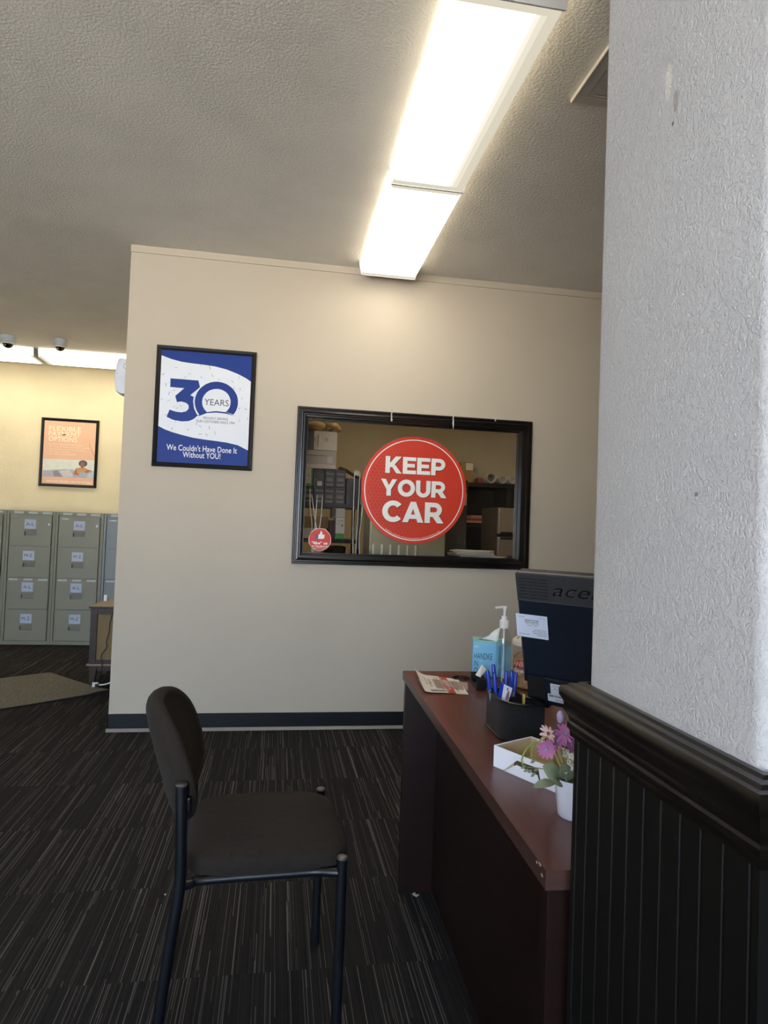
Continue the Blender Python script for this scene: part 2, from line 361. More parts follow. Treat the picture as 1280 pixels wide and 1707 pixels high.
rail = [(0.012, 0.938), (0.016, 0.938), (0.0165, 0.946), (0.0195, 0.950), (0.0195, 0.957), (0.017, 0.960), (0.0185, 0.966), (0.024, 0.974), (0.0235, 0.984), (0.026, 0.990), (0.029, 0.994), (0.0295, 1.003), (0.027, 1.008), (0.021, 1.009), (0.018, 1.0125), (0.010, 1.0135), (0.007, 1.0165), (0.0, 1.0165)]
rg = []
for sx, sy, cx, cy in ((-1, 1, PX, PY1), (-1, -1, PX, PY0), (1, -1, PX1, PY0), (1, 1, PX1, PY1)): rg.append([(cx + sx * o, cy + sy * (o if sy < 0 else o * 0.9), z) for o, z in rail])
rg.append(rg[0]); b = MB(); b.smooth = True; b.rings(rg, cap=False, closed=False); struct(b.build('trim_3', mat('rail_black_gloss', '15120f', 0.3, 0, 0.25, 8, coat=0.15), angle=35))

# poster artwork outlines, in metres from each poster centre
P1_print=[(-0.258,0.339),(0.26,0.33),(0.265,-0.337),(-0.262,-0.331)]
P1_outer=[(-0.291,0.369),(0.292,0.36),(0.289,-0.364),(-0.291,-0.359)]
P1_top=[(-0.262,0.3),(-0.207,0.282),(-0.147,0.27),(-0.082,0.265),(-0.017,0.262),(0.049,0.257),(0.116,0.244),(0.183,0.222),(0.234,0.199),(0.263,0.18)]
P1_bot=[(-0.261,-0.122),(-0.225,-0.14),(-0.182,-0.154),(-0.128,-0.167),(-0.062,-0.18),(0.003,-0.187),(0.069,-0.192),(0.135,-0.198),(0.202,-0.21),(0.261,-0.239)]
P1_three=[(-0.206,0.166),(-0.045,0.165),(-0.034,0.125),(-0.088,0.073),(-0.068,0.065),(-0.07,0.036),(-0.063,-0.003),(-0.047,-0.036),(-0.039,-0.045),(-0.062,-0.068),(-0.088,-0.082),(-0.131,-0.087),(-0.18,-0.081),(-0.218,-0.065),(-0.203,-0.021),(-0.166,-0.031),(-0.134,-0.033),(-0.107,-0.025),(-0.094,-0.008),(-0.095,0.012),(-0.109,0.025),(-0.137,0.032),(-0.163,0.027),(-0.174,0.063),(-0.124,0.113),(-0.205,0.114)]
P1_zero=[(0.168,-0.027),(0.176,-0.015),(0.183,-0.002),(0.187,0.012),(0.191,0.026),(0.192,0.04),(0.192,0.054),(0.19,0.068),(0.187,0.082),(0.182,0.095),(0.175,0.107),(0.167,0.119),(0.158,0.13),(0.147,0.139),(0.135,0.147),(0.123,0.154),(0.11,0.159),(0.096,0.163),(0.081,0.165),(0.067,0.166),(0.053,0.165),(0.038,0.162),(0.024,0.158),(0.011,0.152),(-0.002,0.145),(-0.013,0.136),(-0.024,0.127),(-0.034,0.116),(-0.042,0.104),(-0.049,0.091),(-0.054,0.078),(-0.058,0.064),(-0.06,0.051),(-0.061,0.036),(-0.059,0.022),(-0.057,0.009),(-0.052,-0.005),(-0.047,-0.017),(-0.039,-0.029),(-0.031,-0.04),(-0.02,-0.039),(0.01,-0.025),(0.012,-0.021),(0.005,-0.014),(-0.002,-0.007),(-0.007,0.001),(-0.012,0.01),(-0.015,0.019),(-0.017,0.029),(-0.018,0.039),(-0.017,0.048),(-0.016,0.058),(-0.013,0.068),(-0.008,0.077),(-0.003,0.085),(0.003,0.093),(0.01,0.1),(0.018,0.107),(0.027,0.112),(0.037,0.116),(0.046,0.119),(0.057,0.121),(0.067,0.122),(0.077,0.122),(0.087,0.12),(0.097,0.117),(0.106,0.113),(0.115,0.108),(0.123,0.102),(0.13,0.095),(0.136,0.087),(0.141,0.078),(0.144,0.069),(0.147,0.06),(0.148,0.05),(0.148,0.04),(0.147,0.03),(0.145,0.021),(0.141,0.011),(0.136,0.002),(0.13,-0.006),(0.123,-0.013),(0.127,-0.023)]
P1_arc=[(-0.041,-0.046),(0.009,-0.022),(0.066,-0.012),(0.127,-0.015),(0.175,-0.035),(0.127,-0.024),(0.067,-0.021),(0.012,-0.028),(-0.03,-0.047)]
T1_YEARS=(-0.005,0.138,0.0395,0.0405)
T1_PS=(-0.006,0.137,-0.0575,0.0139)
T1_OC=(-0.047,0.177,-0.0785,0.0151)
T1_WC=(-0.21,0.198,-0.244,0.0417)
T1_WY=(-0.116,0.103,-0.283,0.0417)
P1_conf=[(-0.178,0.232),(-0.249,0.187),(-0.097,0.201),(-0.029,0.185),(0.035,0.201),(0.191,0.2),(-0.033,0.258),(0.018,0.247),(0.155,0.173),(0.166,0.132),(0.201,0.131),(0.214,0.074),(0.201,0.013),(0.239,0.011),(0.252,-0.047),(0.205,-0.059),(0.065,-0.144),(0.017,-0.158),(-0.02,-0.157),(-0.093,-0.134),(-0.184,-0.134),(-0.221,-0.053),(-0.211,0.032),(-0.21,0.076),(-0.23,0.127),(-0.183,0.096),(-0.139,0.006),(-0.122,0.179),(0.075,0.18),(-0.044,-0.095),(-0.022,-0.11),(0.031,-0.114),(-0.166,-0.088),(-0.178,-0.002),(-0.159,-0.009),(-0.25,0.038)]
P2_outer=[(-0.287,0.367),(0.299,0.368),(0.302,-0.372),(-0.287,-0.373)]
P2_print=[(-0.259,0.332),(0.267,0.334),(0.272,-0.348),(-0.255,-0.347)]
P2_photo=[(-0.258,-0.073),(0.269,-0.067),(0.271,-0.26),(-0.256,-0.266)]
T2_F=(-0.213,0.109,0.258,0.0542)
T2_P=(-0.215,0.106,0.2015,0.0524)
T2_O=(-0.213,0.073,0.1445,0.0542)
T2_S=(-0.214,0.243,-0.3105,0.0246)
T2_B1=(-0.204,0.142,0.086,0.0136)
T2_B2=(-0.202,0.214,0.059,0.0136)
T2_B3=(-0.201,0.15,0.0335,0.0136)
T2_B4=(-0.2,0.009,0.009,0.0136)
T2_B5=(-0.199,0.073,-0.0155,0.0136)
P2_sofa=[(-0.254,-0.2),(0.001,-0.172),(0.056,-0.181),(0.27,-0.181),(0.271,-0.26),(-0.256,-0.266)]
P2_pil1=[(-0.154,-0.203),(-0.106,-0.192),(-0.054,-0.259),(-0.141,-0.26)]
P2_pil2=[(-0.09,-0.203),(0.012,-0.171),(0.054,-0.253),(-0.043,-0.264)]
P2_pil3=[(0.2,-0.22),(0.264,-0.182),(0.265,-0.257),(0.186,-0.261)]
P2_hair=[(0.19,-0.105),(0.186,-0.091),(0.176,-0.08),(0.161,-0.073),(0.144,-0.071),(0.127,-0.075),(0.112,-0.083),(0.103,-0.096),(0.101,-0.11),(0.105,-0.123),(0.115,-0.134),(0.13,-0.141),(0.147,-0.143),(0.164,-0.14),(0.178,-0.131),(0.187,-0.119)]
P2_face=[(0.163,-0.12),(0.161,-0.107),(0.156,-0.096),(0.148,-0.089),(0.139,-0.087),(0.13,-0.09),(0.123,-0.098),(0.119,-0.109),(0.118,-0.122),(0.12,-0.135),(0.125,-0.146),(0.133,-0.153),(0.142,-0.155),(0.151,-0.152),(0.158,-0.144),(0.162,-0.133)]
P2_body=[(0.077,-0.162),(0.126,-0.151),(0.17,-0.154),(0.189,-0.168),(0.236,-0.177),(0.189,-0.209),(0.113,-0.236),(0.053,-0.23)]
P2_top=[(0.08,-0.165),(0.126,-0.157),(0.164,-0.16),(0.184,-0.174),(0.166,-0.198),(0.091,-0.22)]
P2_laptop=[(0.109,-0.195),(0.177,-0.201),(0.188,-0.255),(0.109,-0.256)]
P2_crease=[(0.196,0.16),(0.201,0.096),(0.214,0.055),(0.26,-0.03),(0.262,-0.024),(0.217,0.061),(0.204,0.102)]
# ---------------------------------------------------------------- ceiling fixtures
M_lit = emit('lit_lens', 'fff6e2', TUBE); M_litb = emit('lit_lens_back', 'fff2d4', BACKROW); M_wing = emit('lens_edge_glow', 'f6edd6', WING); M_lits = emit('lit_lens_store', 'ffe2b0', STORE)
M_side = emit('lens_side_glow', 'fff0d2', 3.2)
M_wing2 = emit('lens_edge_soft', 'f9f1dc', .90); M_wing3 = emit('lens_edge_softer', 'fdf6e4', 1.02)
M_enamel = mat('white_enamel', 'd9d9d8', 0.4)
def fixture(label, cx, cy, length, width, along, group, lit, wing=True):
    """wrap-around fluorescent fixture; local x across, y along"""
    t = thing('ceiling_light', label, 'ceiling light', (cx, cy, HC), 0 if along == 'y' else R(90), group)
    h, l = width / 2, length / 2
    b = MB(); b.box(-h + .02, h - .02, -l, l, -0.022, 0); b.build('housing', M_enamel, t, 0.002, local=True)
    b = MB()
    P = [(-h, -0.012), (-h + 0.012, -0.075), (-h + 0.022, -0.082), (h - 0.085, -0.082), (h - 0.070, -0.082), (h - 0.050, -0.082), (h - 0.022, -0.082), (h - 0.012, -0.075), (h, -0.012)]
    ys = [-l + .004, -l + .035, l - .035, l - .004]
    for j in range(3):
        for i in range(8):
            b.m = 2 if i in (0, 7) else (1 if (j != 1 or (wing and i in (5, 6))) else (3 if wing and i == 4 else (4 if wing and i == 3 else 0)))
            (x0, z0), (x1, z1) = P[i], P[i + 1]
            b.add([(x0, ys[j], z0), (x1, ys[j], z1), (x1, ys[j + 1], z1), (x0, ys[j + 1], z0)], [(0, 1, 2, 3)])
    b.build('lens', [lit, M_wing, M_side, M_wing2, M_wing3], t, local=True)
    for s in (-1, 1):
        b = MB(); b.prism([(-h - .006, 0), (-h - .004, -.030), (-h + .008, -.086), (h - .008, -.086), (h + .004, -.030), (h + .006, 0)], lambda a, c, d, s=s: (a, s * l + d, c), -.003, .003); b.build('end_cap', M_enamel, t, local=True)
    return t
fixture('long white fluorescent ceiling light whose grey end cap is nearest the camera', 0.611, 2.30, 1.062, 0.352, 'y', 'lights over the desk', M_lit)
fixture('white fluorescent ceiling light touching the beige wall above the window', 0.611, 3.36, 1.058, 0.352, 'y', 'lights over the desk', M_lit, False)
fixture('lit fluorescent strip on the back ceiling, the one behind the right dome camera', -1.73, 6.84, 1.22, 0.34, 'x', 'lights along the cream back wall', M_litb, False)
fixture('lit fluorescent strip on the back ceiling cut by the left picture edge', -2.99, 6.84, 1.22, 0.34, 'x', 'lights along the cream back wall', M_litb, False)
fixture('fluorescent strip on the storeroom ceiling behind the interior window', 1.1, 5.0, 1.2, 0.30, 'x', None, M_lits, False)

# air return grille
t = thing('ceiling_vent', 'grey louvred air vent on the ceiling beside the plaster pier', 'vent', (1.022, 1.62, HC))
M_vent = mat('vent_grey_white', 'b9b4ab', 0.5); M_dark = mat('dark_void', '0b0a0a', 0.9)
b = MB(); W_, L_ = 0.42, 0.625
for q in ((0, W_, 0, .042), (0, W_, L_ - .042, L_), (0, .042, .042, L_ - .042), (W_ - .042, W_, .042, L_ - .042), (.042, W_ - .042, .43, .445)): b.box(q[0], q[1], q[2], q[3], -.012, -.004)
b.build('vent_frame', M_vent, t, .001, local=True)
MB().box(-.003, .001, 0, L_, -.016, 0).build('vent_lip', mat('lip_white', 'f3ecdb', 0.35), t, local=True)  # lamplight on this edge put into the paler lip colour
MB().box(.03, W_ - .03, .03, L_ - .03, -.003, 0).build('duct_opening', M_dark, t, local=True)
for k in range(8): MB().prism([(0, 0), (.0095, -.0075), (.010, -.0065), (.0005, .001)], lambda a, c, d, k=k: (d, .452 + .0165 * k + a, -.004 + c), .042, W_ - .042).build('louvre', M_vent, t, local=True)
for k in range(9): MB().box(.07 + .034 * k, .0715 + .034 * k, .042, .43, -.012, -.004).build('bar', M_vent, t, local=True)

# dome cameras
M_camw = mat('camera_grey_white', 'b8bcc2', 0.5); M_domeglass = mat('smoked_dome', '0c0c0e', 0.08, coat=0.5)
def dome(label, x, y, r):
    t = thing('security_camera', label, 'camera', (x, y, HC), 0, 'dome cameras on the back ceiling')
    b = MB(); b.lathe([(r * .98, 0), (r, -.006), (r, -.055), (r * .93, -.062), (r * .80, -.063)], seg=28); b.build('housing', M_camw, t, local=True)
    b = MB(); b.lathe([(r * .70 * math.cos(R(a)), -.062 - r * .70 * math.sin(R(a))) for a in range(0, 90, 10)] + [(0.001, -.062 - r * .70)], seg=24); b.build('dome', M_domeglass, t, local=True)
    b = MB(); b.lathe([(r * .74, -.060), (r * .80, -.060), (r * .80, -.070), (r * .74, -.074)], seg=28, cap=False); b.build('trim_ring', M_white, t, local=True)
    b = MB(); b.lathe([(.001, 0), (.012, 0), (.012, -.01), (.001, -.012)], c=(-.01, -r * .62, -.085), seg=12); b.build('lens', mat('lens_glint', '9aa0a8', 0.15, 0.6), t, local=True)
dome('white dome security camera on the ceiling at the left picture edge', -2.48, 6.33, .068)
dome('white dome security camera on the ceiling right of the first one', -2.028, 6.31, .062)

# white dispenser on the end of the partition
t = thing('air_freshener', 'white plastic dispenser on the wall end, half hidden by the corner', 'dispenser', (-0.92, 4.20, 2.0))
M_disp = mat('dispenser_white', 'd5dbe6', 0.35)
b = MB(); pts = [(-.002, .0), (-.055, .0), (-.082, .012), (-.095, .10), (-.088, .17), (-.075, .214), (-.002, .216)]
b.prism(pts, lambda a, c, d: (a, d, c), -.06, .06); b.build('cover', M_disp, t, .012, 4, local=True)
b = MB(); b.tube([(-.028 + .016 * math.cos(k * .3927), -.0612, .168 + .016 * math.sin(k * .3927)) for k in range(17)], .0012, 6); b.build('lock_ring', mat('ring_grey', '6a6c70', 0.4), t, local=True)

# ---------------------------------------------------------------- framed posters
M_frame = mat('poster_frame_black', '141518', 0.35, 0.2, 0.2, 8)
def ring_frame(b, x0, x1, z0, z1, w_, fn):
    P = [(0, 0), (0, .018), (.004, .022), (w_ * .55, .018), (w_, .012), (w_, 0)]
    rg = [[fn(cx + sx * u, cz + sz * u, d) for u, d in P] for cx, cz, sx, sz in ((x0, z0, 1, 1), (x1, z0, -1, 1), (x1, z1, -1, -1), (x0, z1, 1, -1))]
    rg.append(rg[0]); b.rings(rg, cap=False)
M_navy = mat('print_navy', '203c8a', 0.5, 0, 0.02, spec=.2); M_paper = mat('print_white', 'e9edf5', 0.5, 0, 0.01, spec=.2); M_ink = mat('print_dark_ink', '3c4150', 0.4)
t = thing('framed_poster', 'black framed blue and white 30 years poster on the beige wall', 'poster', (-.455, D, 1.916))
fn = lambda a, c, d: (a, -d, c)
b = MB(); ring_frame(b, -.290, .290, -.361, .361, .027, fn); b.build('frame', M_frame, t, local=True)
b = MB(); b.prism([(-.264, -.335), (.264, -.335), (.264, .335), (-.264, .335)], fn, .002, .011); pr = b.build('print', M_navy, t, local=True)
e0 = P1_top[0][1]; field = [(-.2635, P1_top[0][1])] + P1_top[1:-1] + [(.2635, P1_top[-1][1])] + [(.2635, P1_bot[-1][1])] + P1_bot[-2:0:-1] + [(-.2635, P1_bot[0][1])]
b = MB(); b.prism(field, fn, .0112, .0114); b.build('white_band', M_paper, pr, local=True)
b = MB(); b.add([fn(x, z, .0120) for x, z in P1_zero[:40] + P1_zero[42:82][::-1]], [(i, i + 1, 41 + i, 40 + i) for i in range(39)]); b.prism([P1_zero[39], P1_zero[40], P1_zero[41], P1_zero[42]], fn, .0120, .0120); b.prism(P1_three, fn, .0116, .0122); b.prism(P1_arc, fn, .0116, .0121)
b.build('thirty', M_navy, pr, local=True)
b = MB(); x0, x1, zc, cp = T1_YEARS; b.text('YEARS', fn, .0121, x0, x1, zc, cp * .92)
b.build('small_lettering', M_ink, pr, local=True); b = MB(); x0, x1, zc, cp = T1_PS; b.text('PROUDLY SERVING', fn, .0121, x0, x1, zc, cp)
b.build('small_lettering', M_ink, pr, local=True); b = MB(); x0, x1, zc, cp = T1_OC; b.text('OUR CUSTOMERS SINCE 1994', fn, .0121, x0, x1, zc, cp); b.build('small_lettering', M_ink, pr, local=True)
b = MB(); x0, x1, zc, cp = T1_WC; b.text("We Couldn't Have Done It", fn, .0121, x0, x1, zc, cp * .82, bold=.012)
b.build('bottom_lettering', M_paper, pr, local=True); b = MB(); x0, x1, zc, cp = T1_WY; b.text('Without YOU!', fn, .0121, x0, x1, zc, cp * .82, bold=.012); b.build('bottom_lettering', M_paper, pr, local=True)
cols = ['4b77b8', '5b6470', 'b0a13a', 'a84f66', '6f7b86']; CM = [mat('confetti_' + c, c, 0.4) for c in cols]
for i, (px, pz) in enumerate(P1_conf):
    b = MB(); cm = random.choice([0, 1, 1, 4, 0]); cm = 2 if i == 7 else (3 if i in (8, 9, 16, 21) else cm)
    a = random.uniform(0, 3.14); l_, w_ = random.uniform(.006, .011), random.uniform(.0014, .003)
    if i == 7: l_, w_ = .012, .004
    c_, s_ = math.cos(a), math.sin(a); pz2 = []
    for u in (-1, -.3, .4, 1): pz2.append((u * l_, math.sin(u * 2.2) * .002 + w_ / 2))
    q = pz2 + [(u, v - w_) for u, v in reversed(pz2)]
    b.prism([(px + u * c_ - v * s_, pz + u * s_ + v * c_) for u, v in q], fn, .0115, .0115)
    b.build('confetti', CM[cm], pr, local=True)

M_org = mat('print_peach', 'e6b797', 0.4, 0, 0.06, 5)
t = thing('framed_poster', 'black framed orange flexible payment options poster above the filing cabinets', 'poster', (-2.235, BW, 1.935))
b = MB(); ring_frame(b, -.291, .291, -.367, .367, .030, fn); b.build('frame', M_frame, t, local=True)
b = MB(); b.prism([(-.266, -.340), (.266, -.340), (.266, .340), (-.266, .340)], fn, .002, .011); pr = b.build('print', M_org, t, local=True)
M_cream = mat('print_cream', 'fbe9c8', 0.35, 0, 0.01)
b = MB()
x0, x1, zc, cp = T2_F; b.text('FLEXIBLE', fn, .0122, x0, x1, zc, cp * .92, bold=.012)
b.build('headline_lettering', M_cream, pr, local=True); b = MB(); x0, x1, zc, cp = T2_P; b.text('PAYMENT', fn, .0122, x0, x1, zc, cp * .92, bold=.012)
b.build('headline_lettering', M_cream, pr, local=True); b = MB(); x0, x1, zc, cp = T2_O; b.text('OPTIONS', fn, .0122, x0, x1, zc, cp * .92, bold=.012)
for T_, s_ in ((T2_B1, 'PAYMENT PLANS FOR EVERY BUDGET'), (T2_B2, 'PAY ONLINE, BY PHONE OR IN STORE ON MY WAY'), (T2_B3, 'MAKE PAYMENTS AT ANY OF OUR LOCATIONS'), (T2_B4, 'AUTOMATIC PAYMENTS'), (T2_B5, 'NO CREDIT SCORE REQUIRED')):
    b.build('lettering', M_cream, pr, local=True); b = MB(); x0, x1, zc, cp = T_; b.text(s_, fn, .0122, x0, x1, zc, cp * .8)
b.build('lettering', M_cream, pr, local=True); b = MB(); x0, x1, zc, cp = T2_S; b.text('SAFE AND SECURE. ASK FOR DETAILS', fn, .0122, x0, x1, zc, cp * .8, bold=.015)
b.build('lettering', M_cream, pr, local=True)
b = MB()
lay = [(P2_photo, 'd9dcd2'), (P2_sofa, 'a9abb8'), (P2_pil1, '8f8590'), (P2_pil2, 'c9c6c6'), (P2_pil3, 'b9c4c8'), (P2_hair, '4a4142'), (P2_body, 'a9603f'), (P2_face, '8a5645'), (P2_top, 'c98e3c'), (P2_laptop, 'a5acbb'), (P2_crease, 'b98363')]
for i, (pg, c) in enumerate(lay): b.m = i; b.prism(pg, fn, .0113 + i * .00006, .0113 + i * .00006)
b.build('photo', [mat('print_' + c, c, 0.4, 0, 0.05, 20) for _, c in lay], pr, local=True)

# ---------------------------------------------------------------- stickers on the interior window
M_red = mat('sticker_red', 'd2391f', 0.45, 0, 0.03); M_redd = mat('sticker_dot_red', 'b9331f', 0.45); M_swh = mat('sticker_white', 'f1f0ea', 0.45, 0, 0.01)
YS = D + 0.0485
def disc(cx, cz, r, fn, d0, d1, b, seg=72): b.prism([(cx + r * math.cos(2 * math.pi * k / seg), cz + r * math.sin(2 * math.pi * k / seg)) for k in range(seg)], fn, d0, d1)
def ann(b, r0, r1, d, fn, seg=72): b.add([fn(r * math.cos(2 * math.pi * k / seg), r * math.sin(2 * math.pi * k / seg), d) for r in (r0, r1) for k in range(seg)], [(k, (k + 1) % seg, seg + (k + 1) % seg, seg + k) for k in range(seg)])
def arc_fn(rad):
    def g(a, c, d): r = rad - c; th = a / rad - math.pi / 2; return (r * math.cos(th), -d, r * math.sin(th))
    return g
t = thing('window_sticker', 'large round red keep your car sticker on the window pane', 'sticker', (.8565, YS, 1.490))
b = MB(); disc(0, 0, .343, fn, 0, .0006, b); bd = b.build('backing', M_red, t, local=True)
b = MB(); sp_ = .0235
for i in range(-14, 15):
    for j in range(-14, 15):
        x, z = (i + (j % 2) * .5) * sp_, j * sp_ * .87
        f_ = max(0, 1 - ((x + .15) / .26) ** 2 - ((z + .01) / .33) ** 2)
        if f_ > .05 and x * x + z * z < .30 ** 2: disc(x, z, .0025 + .0075 * f_, fn, .0008, .0008, b, 12)
b.build('dot_pattern', M_redd, bd, local=True)
b = MB(); ann(b, .3175, .3235, .0009, fn, 96); b.build('white_ring', M_swh, bd, local=True)
LET = [('KEEP', -.193, .198, .108, 1.645 - 1.49), ('YOUR', -.218, .212, .106, 1.500 - 1.49), ('CAR', -.203, .199, .132, 1.349 - 1.49)]
for s_, x0, x1, cp, zc in LET:
    MB().heavy(s_, lambda a, c, d: (a + .004, -d, c - .004), .0011, x0, x1, zc, cp).build('letter_shadow', mat('print_shadow_red', '7c2013', 0.5), bd, local=True)
    MB().heavy(s_, fn, .0014, x0, x1, zc, cp).build('lettering', M_swh, bd, local=True)
b = MB(); b.text('Requires a complete and approved application. Certain limitations apply.', arc_fn(.312), .0012, -.19, .19, 0, .007, base=0); b.build('fine_print', M_swh, bd, local=True)
t = thing('window_sticker', 'small round red like us sticker with thumb at the pane corner', 'sticker', (.267, YS, 1.154))
b = MB(); disc(0, 0, .071, fn, 0, .0006, b, 48); bd = b.build('backing', M_red, t, local=True)
b = MB(); ann(b, .0675, .070, .0009, fn, 48)
b.text('"like" us', fn, .0009, -.050, .049, -.022, .017, bold=.03); b.text('on Facebook', fn, .0009, -.053, .052, -.041, .013, bold=.01); b.add([fn(-.035, -.053, .0009), fn(.032, -.053, .0009), fn(.032, -.0545, .0009), fn(-.035, -.0545, .0009)], [(0, 1, 2, 3)])
b.prism([(-.010, .004), (.020, .004), (.027, .010), (.029, .030), (.014, .031), (.013, .046), (.007, .054), (.002, .050), (.002, .040), (-.006, .030), (-.010, .028)], fn, .0009, .0011); b.build('thumb_and_lettering', M_swh, bd, local=True)
b = MB(); b.prism([(-.030, .004), (-.013, .004), (-.013, .028), (-.030, .028)], fn, .0009, .0011); b.build('cuff', mat('cuff_blue', '3f5ea8', 0.4), bd, local=True)
# scraps of tape on the frame top
M_tape = mat('old_tape', 'bdb9b2', 0.5, 0, 0.1, 30)
for (x, hh, lab) in ((.678, .07, 'torn white tape scrap on the window frame top above KEEP'), (1.075, .09, 'torn white tape scrap on the window frame top, middle of three'), (1.352, .03, 'curled white tape scrap near the right frame corner')):
    b = MB(); n = 8; z1 = 1.984
    L_ = [(x - .003 + random.uniform(-.003, .003), z1 - hh * 1.1 * k / n) for k in range(n + 1)]; Rr = [(x + .005 + random.uniform(-.003, .003), z1 - hh * 1.1 * k / n) for k in range(n + 1)]
    b.prism(L_ + Rr[::-1], XZ(D), .0305, .0315); o = b.build('tape_scrap', M_tape); tag(o, lab, 'tape', 'tape scraps on the window frame')

# ---------------------------------------------------------------- filing cabinets
def cab_mats(c, n): return mat('cabinet_paint_' + n, c, 0.45, 0.0, 0.04, 3), mat('cabinet_paint_dark_' + n, '8c8a7b', 0.6, 0, 0.04, 3)  # second copy darker: shade of the handle recess put into the paint
M_note = mat('note_paper', 'ccd4e6', 0.7, 0, 0.02); M_strip = mat('strip_label', 'c9ccc8', 0.6); M_chrome = mat('chrome', '8c8c8a', 0.4, 1.0); M_pen = mat('pen_ink', '4a5168', 0.6)
def cabinet(label, x, paint):
    t = thing('filing_cabinet', label, 'filing cabinet', (x, 6.749, 0), 0, 'filing cabinets along the back wall')
    Wd, Hh = .440, 1.292; b = MB()
    P = [(0, 0), (.003, .003)]
    b.box(0, .022, .0, .02, .0, Hh); b.box(Wd - .022, Wd, 0, .02, 0, Hh); b.box(.022, Wd - .022, 0, .02, Hh - .032, Hh); b.box(.022, Wd - .022, 0, .02, 0, .036); b.box(0, Wd, .02, .63, 0, Hh)
    for k in range(3): a = .042 + .06 + k * .13; 
    b.build('body', paint[0], t, .0025, local=True)
    M_d = mat('cabinet_gap', '3b3c36', 0.8)
    for k in range(3): MB().box(.062 + k * .128, .062 + k * .128 + .085, -.0012, 0, Hh - .030, Hh - .008).build('label_strip', M_strip, t, local=True)
    for i in range(4):
        z1 = Hh - .042 - i * .3035; z0 = z1 - .2965; xa, xb = .034, Wd - .034
        b = MB(); hx0, hx1, hz0, hz1 = Wd * .5 - .055, Wd * .5 + .055, z1 - .198, z1 - .137
        for q in ((xa, hx0, z0, z1), (hx1, xb, z0, z1), (hx0, hx1, z0, hz0), (hx0, hx1, hz1, z1)): b.box(q[0], q[1], -.008, .016, q[2], q[3])
        d = b.build('drawer', paint[0], t, local=True)
        b = MB(); b.box(hx0, hx1, .0185, .0195, hz0, hz1); b.add([(hx0, -.012, hz1), (hx1, -.012, hz1), (hx1, -.013, hz1 - .022), (hx0, -.013, hz1 - .022), (hx0, -.008, hz1), (hx1, -.008, hz1), (hx1, -.009, hz1 - .022), (hx0, -.009, hz1 - .022)], [(0, 1, 2, 3), (4, 7, 6, 5), (0, 4, 5, 1), (3, 2, 6, 7), (0, 3, 7, 4), (1, 5, 6, 2)]); b.build('handle', paint[1], d, local=True)
        b = MB(); off = random.uniform(-.004, .004); cx = Wd / 2 - .004 + off; b.box(cx - .052, cx + .052, -.0095, -.0082, hz1 + .004, hz1 + .094); b.m = 1
        b.text('A-L' if i % 2 == 0 else 'M-Z', lambda a, c, dd: (a, -dd, c), .0097, cx - .036, cx + .034, hz1 + .050, .030); b.build('note_card', [M_note, M_pen], d, local=True)
        if i == 0:
            b = MB(); b.box(xa + .020, xa + .085, -.013, -.008, z1 - .034, z1 - .020); b.build('latch', M_chrome, d, .002, local=True)
            b = MB(); b.tube([(xb - .022, -.014, z1 - .085), (xb - .022, -.008, z1 - .085)], .012, 14); b.build('lock', M_chrome, d, local=True)
        if i == 2:
            for k in range(3): MB().box(xa + .012 + k * .133, xa + .094 + k * .133, -.0095, -.0082, z1 - .026, z1 - .006).build('drawer_strip', M_strip, d, local=True)
    return t
pa = cab_mats('96947f', 'olive_grey'); pb = cab_mats('8f9796', 'blue_grey')
cabinet('olive grey filing cabinet cut by the left picture edge', -3.008, pa)
cabinet('olive grey four drawer filing cabinet, left one of the two fully shown', -2.566, pa)
cabinet('olive grey four drawer filing cabinet, just left of the blue grey one', -2.124, pa)
cabinet('blue grey filing cabinet behind the wooden console, partly hidden by the wall', -1.681, pb)

# ---------------------------------------------------------------- old console, cords, mat
M_cw = wood('console_wood', '2a1a10', '3f2b1d', 0.5, (10, 10, 1.5)); M_tan = mat('speaker_cloth', '877352', 0.9, 0, 0.08, 6, bump=.3, bscale=700); M_edge = mat('console_edge', '9a7f6a', 0.5); M_ctop = wood('console_top_wood', '9b8768', 'b39e7a', 0.35, (3, 30, 30))
t = thing('wooden_console', 'old dark wooden console with tan cloth panel beside the wall corner', 'console', (-1.332, 5.104, 0))
b = MB(); x1 = .395
for q in ((0, .048, 0, .02, .16, .57), (.35, x1, 0, .02, .16, .57), (.048, .35, 0, .02, .526, .57), (.048, .35, 0, .02, .16, .187), (0, x1, .02, .42, .16, .57)): b.box(*q)
b.build('body', M_cw, t, .002, local=True)
MB().box(.048, .35, .012, .02, .187, .526).build('cloth_panel', M_tan, t, local=True)
b = MB(); b.box(-.013, x1 + .012, -.013, .43, .570, .583); b.build('top_edge', M_cw, t, .003, local=True)
b = MB(); b.box(-.008, x1 + .008, -.008, .426, .5832, .588); b.build('top', M_ctop, t, .002, local=True)
b = MB(); b.box(-.012, x1 + .01, -.012, .43, .146, .160); b.build('base_moulding', M_edge, t, .004, local=True)
for (x, y) in ((.005, .005), (x1 - .06, .005), (.005, .36), (x1 - .06, .36)):
    b = MB(); b.rings([[(x + .005, y + .005, 0), (x + .035, y + .005, 0), (x + .035, y + .035, 0), (x + .005, y + .035, 0)], [(x, y, .146), (x + .055, y, .146), (x + .055, y + .05, .146), (x, y + .05, .146)]]); b.build('leg', M_cw, t, local=True)
MB().box(.06, .335, .012, .03, .105, .146).build('apron', M_cw, t, local=True)
b = MB(); b.box(-1.325, -1.30, 5.42, 5.45, .588, .635); tag(b.build('white_adapter', M_white, None, .003), 'small white plug adapter standing on the console top', 'adapter')
M_cord = mat('cord_black', '0e0d0c', 0.5)
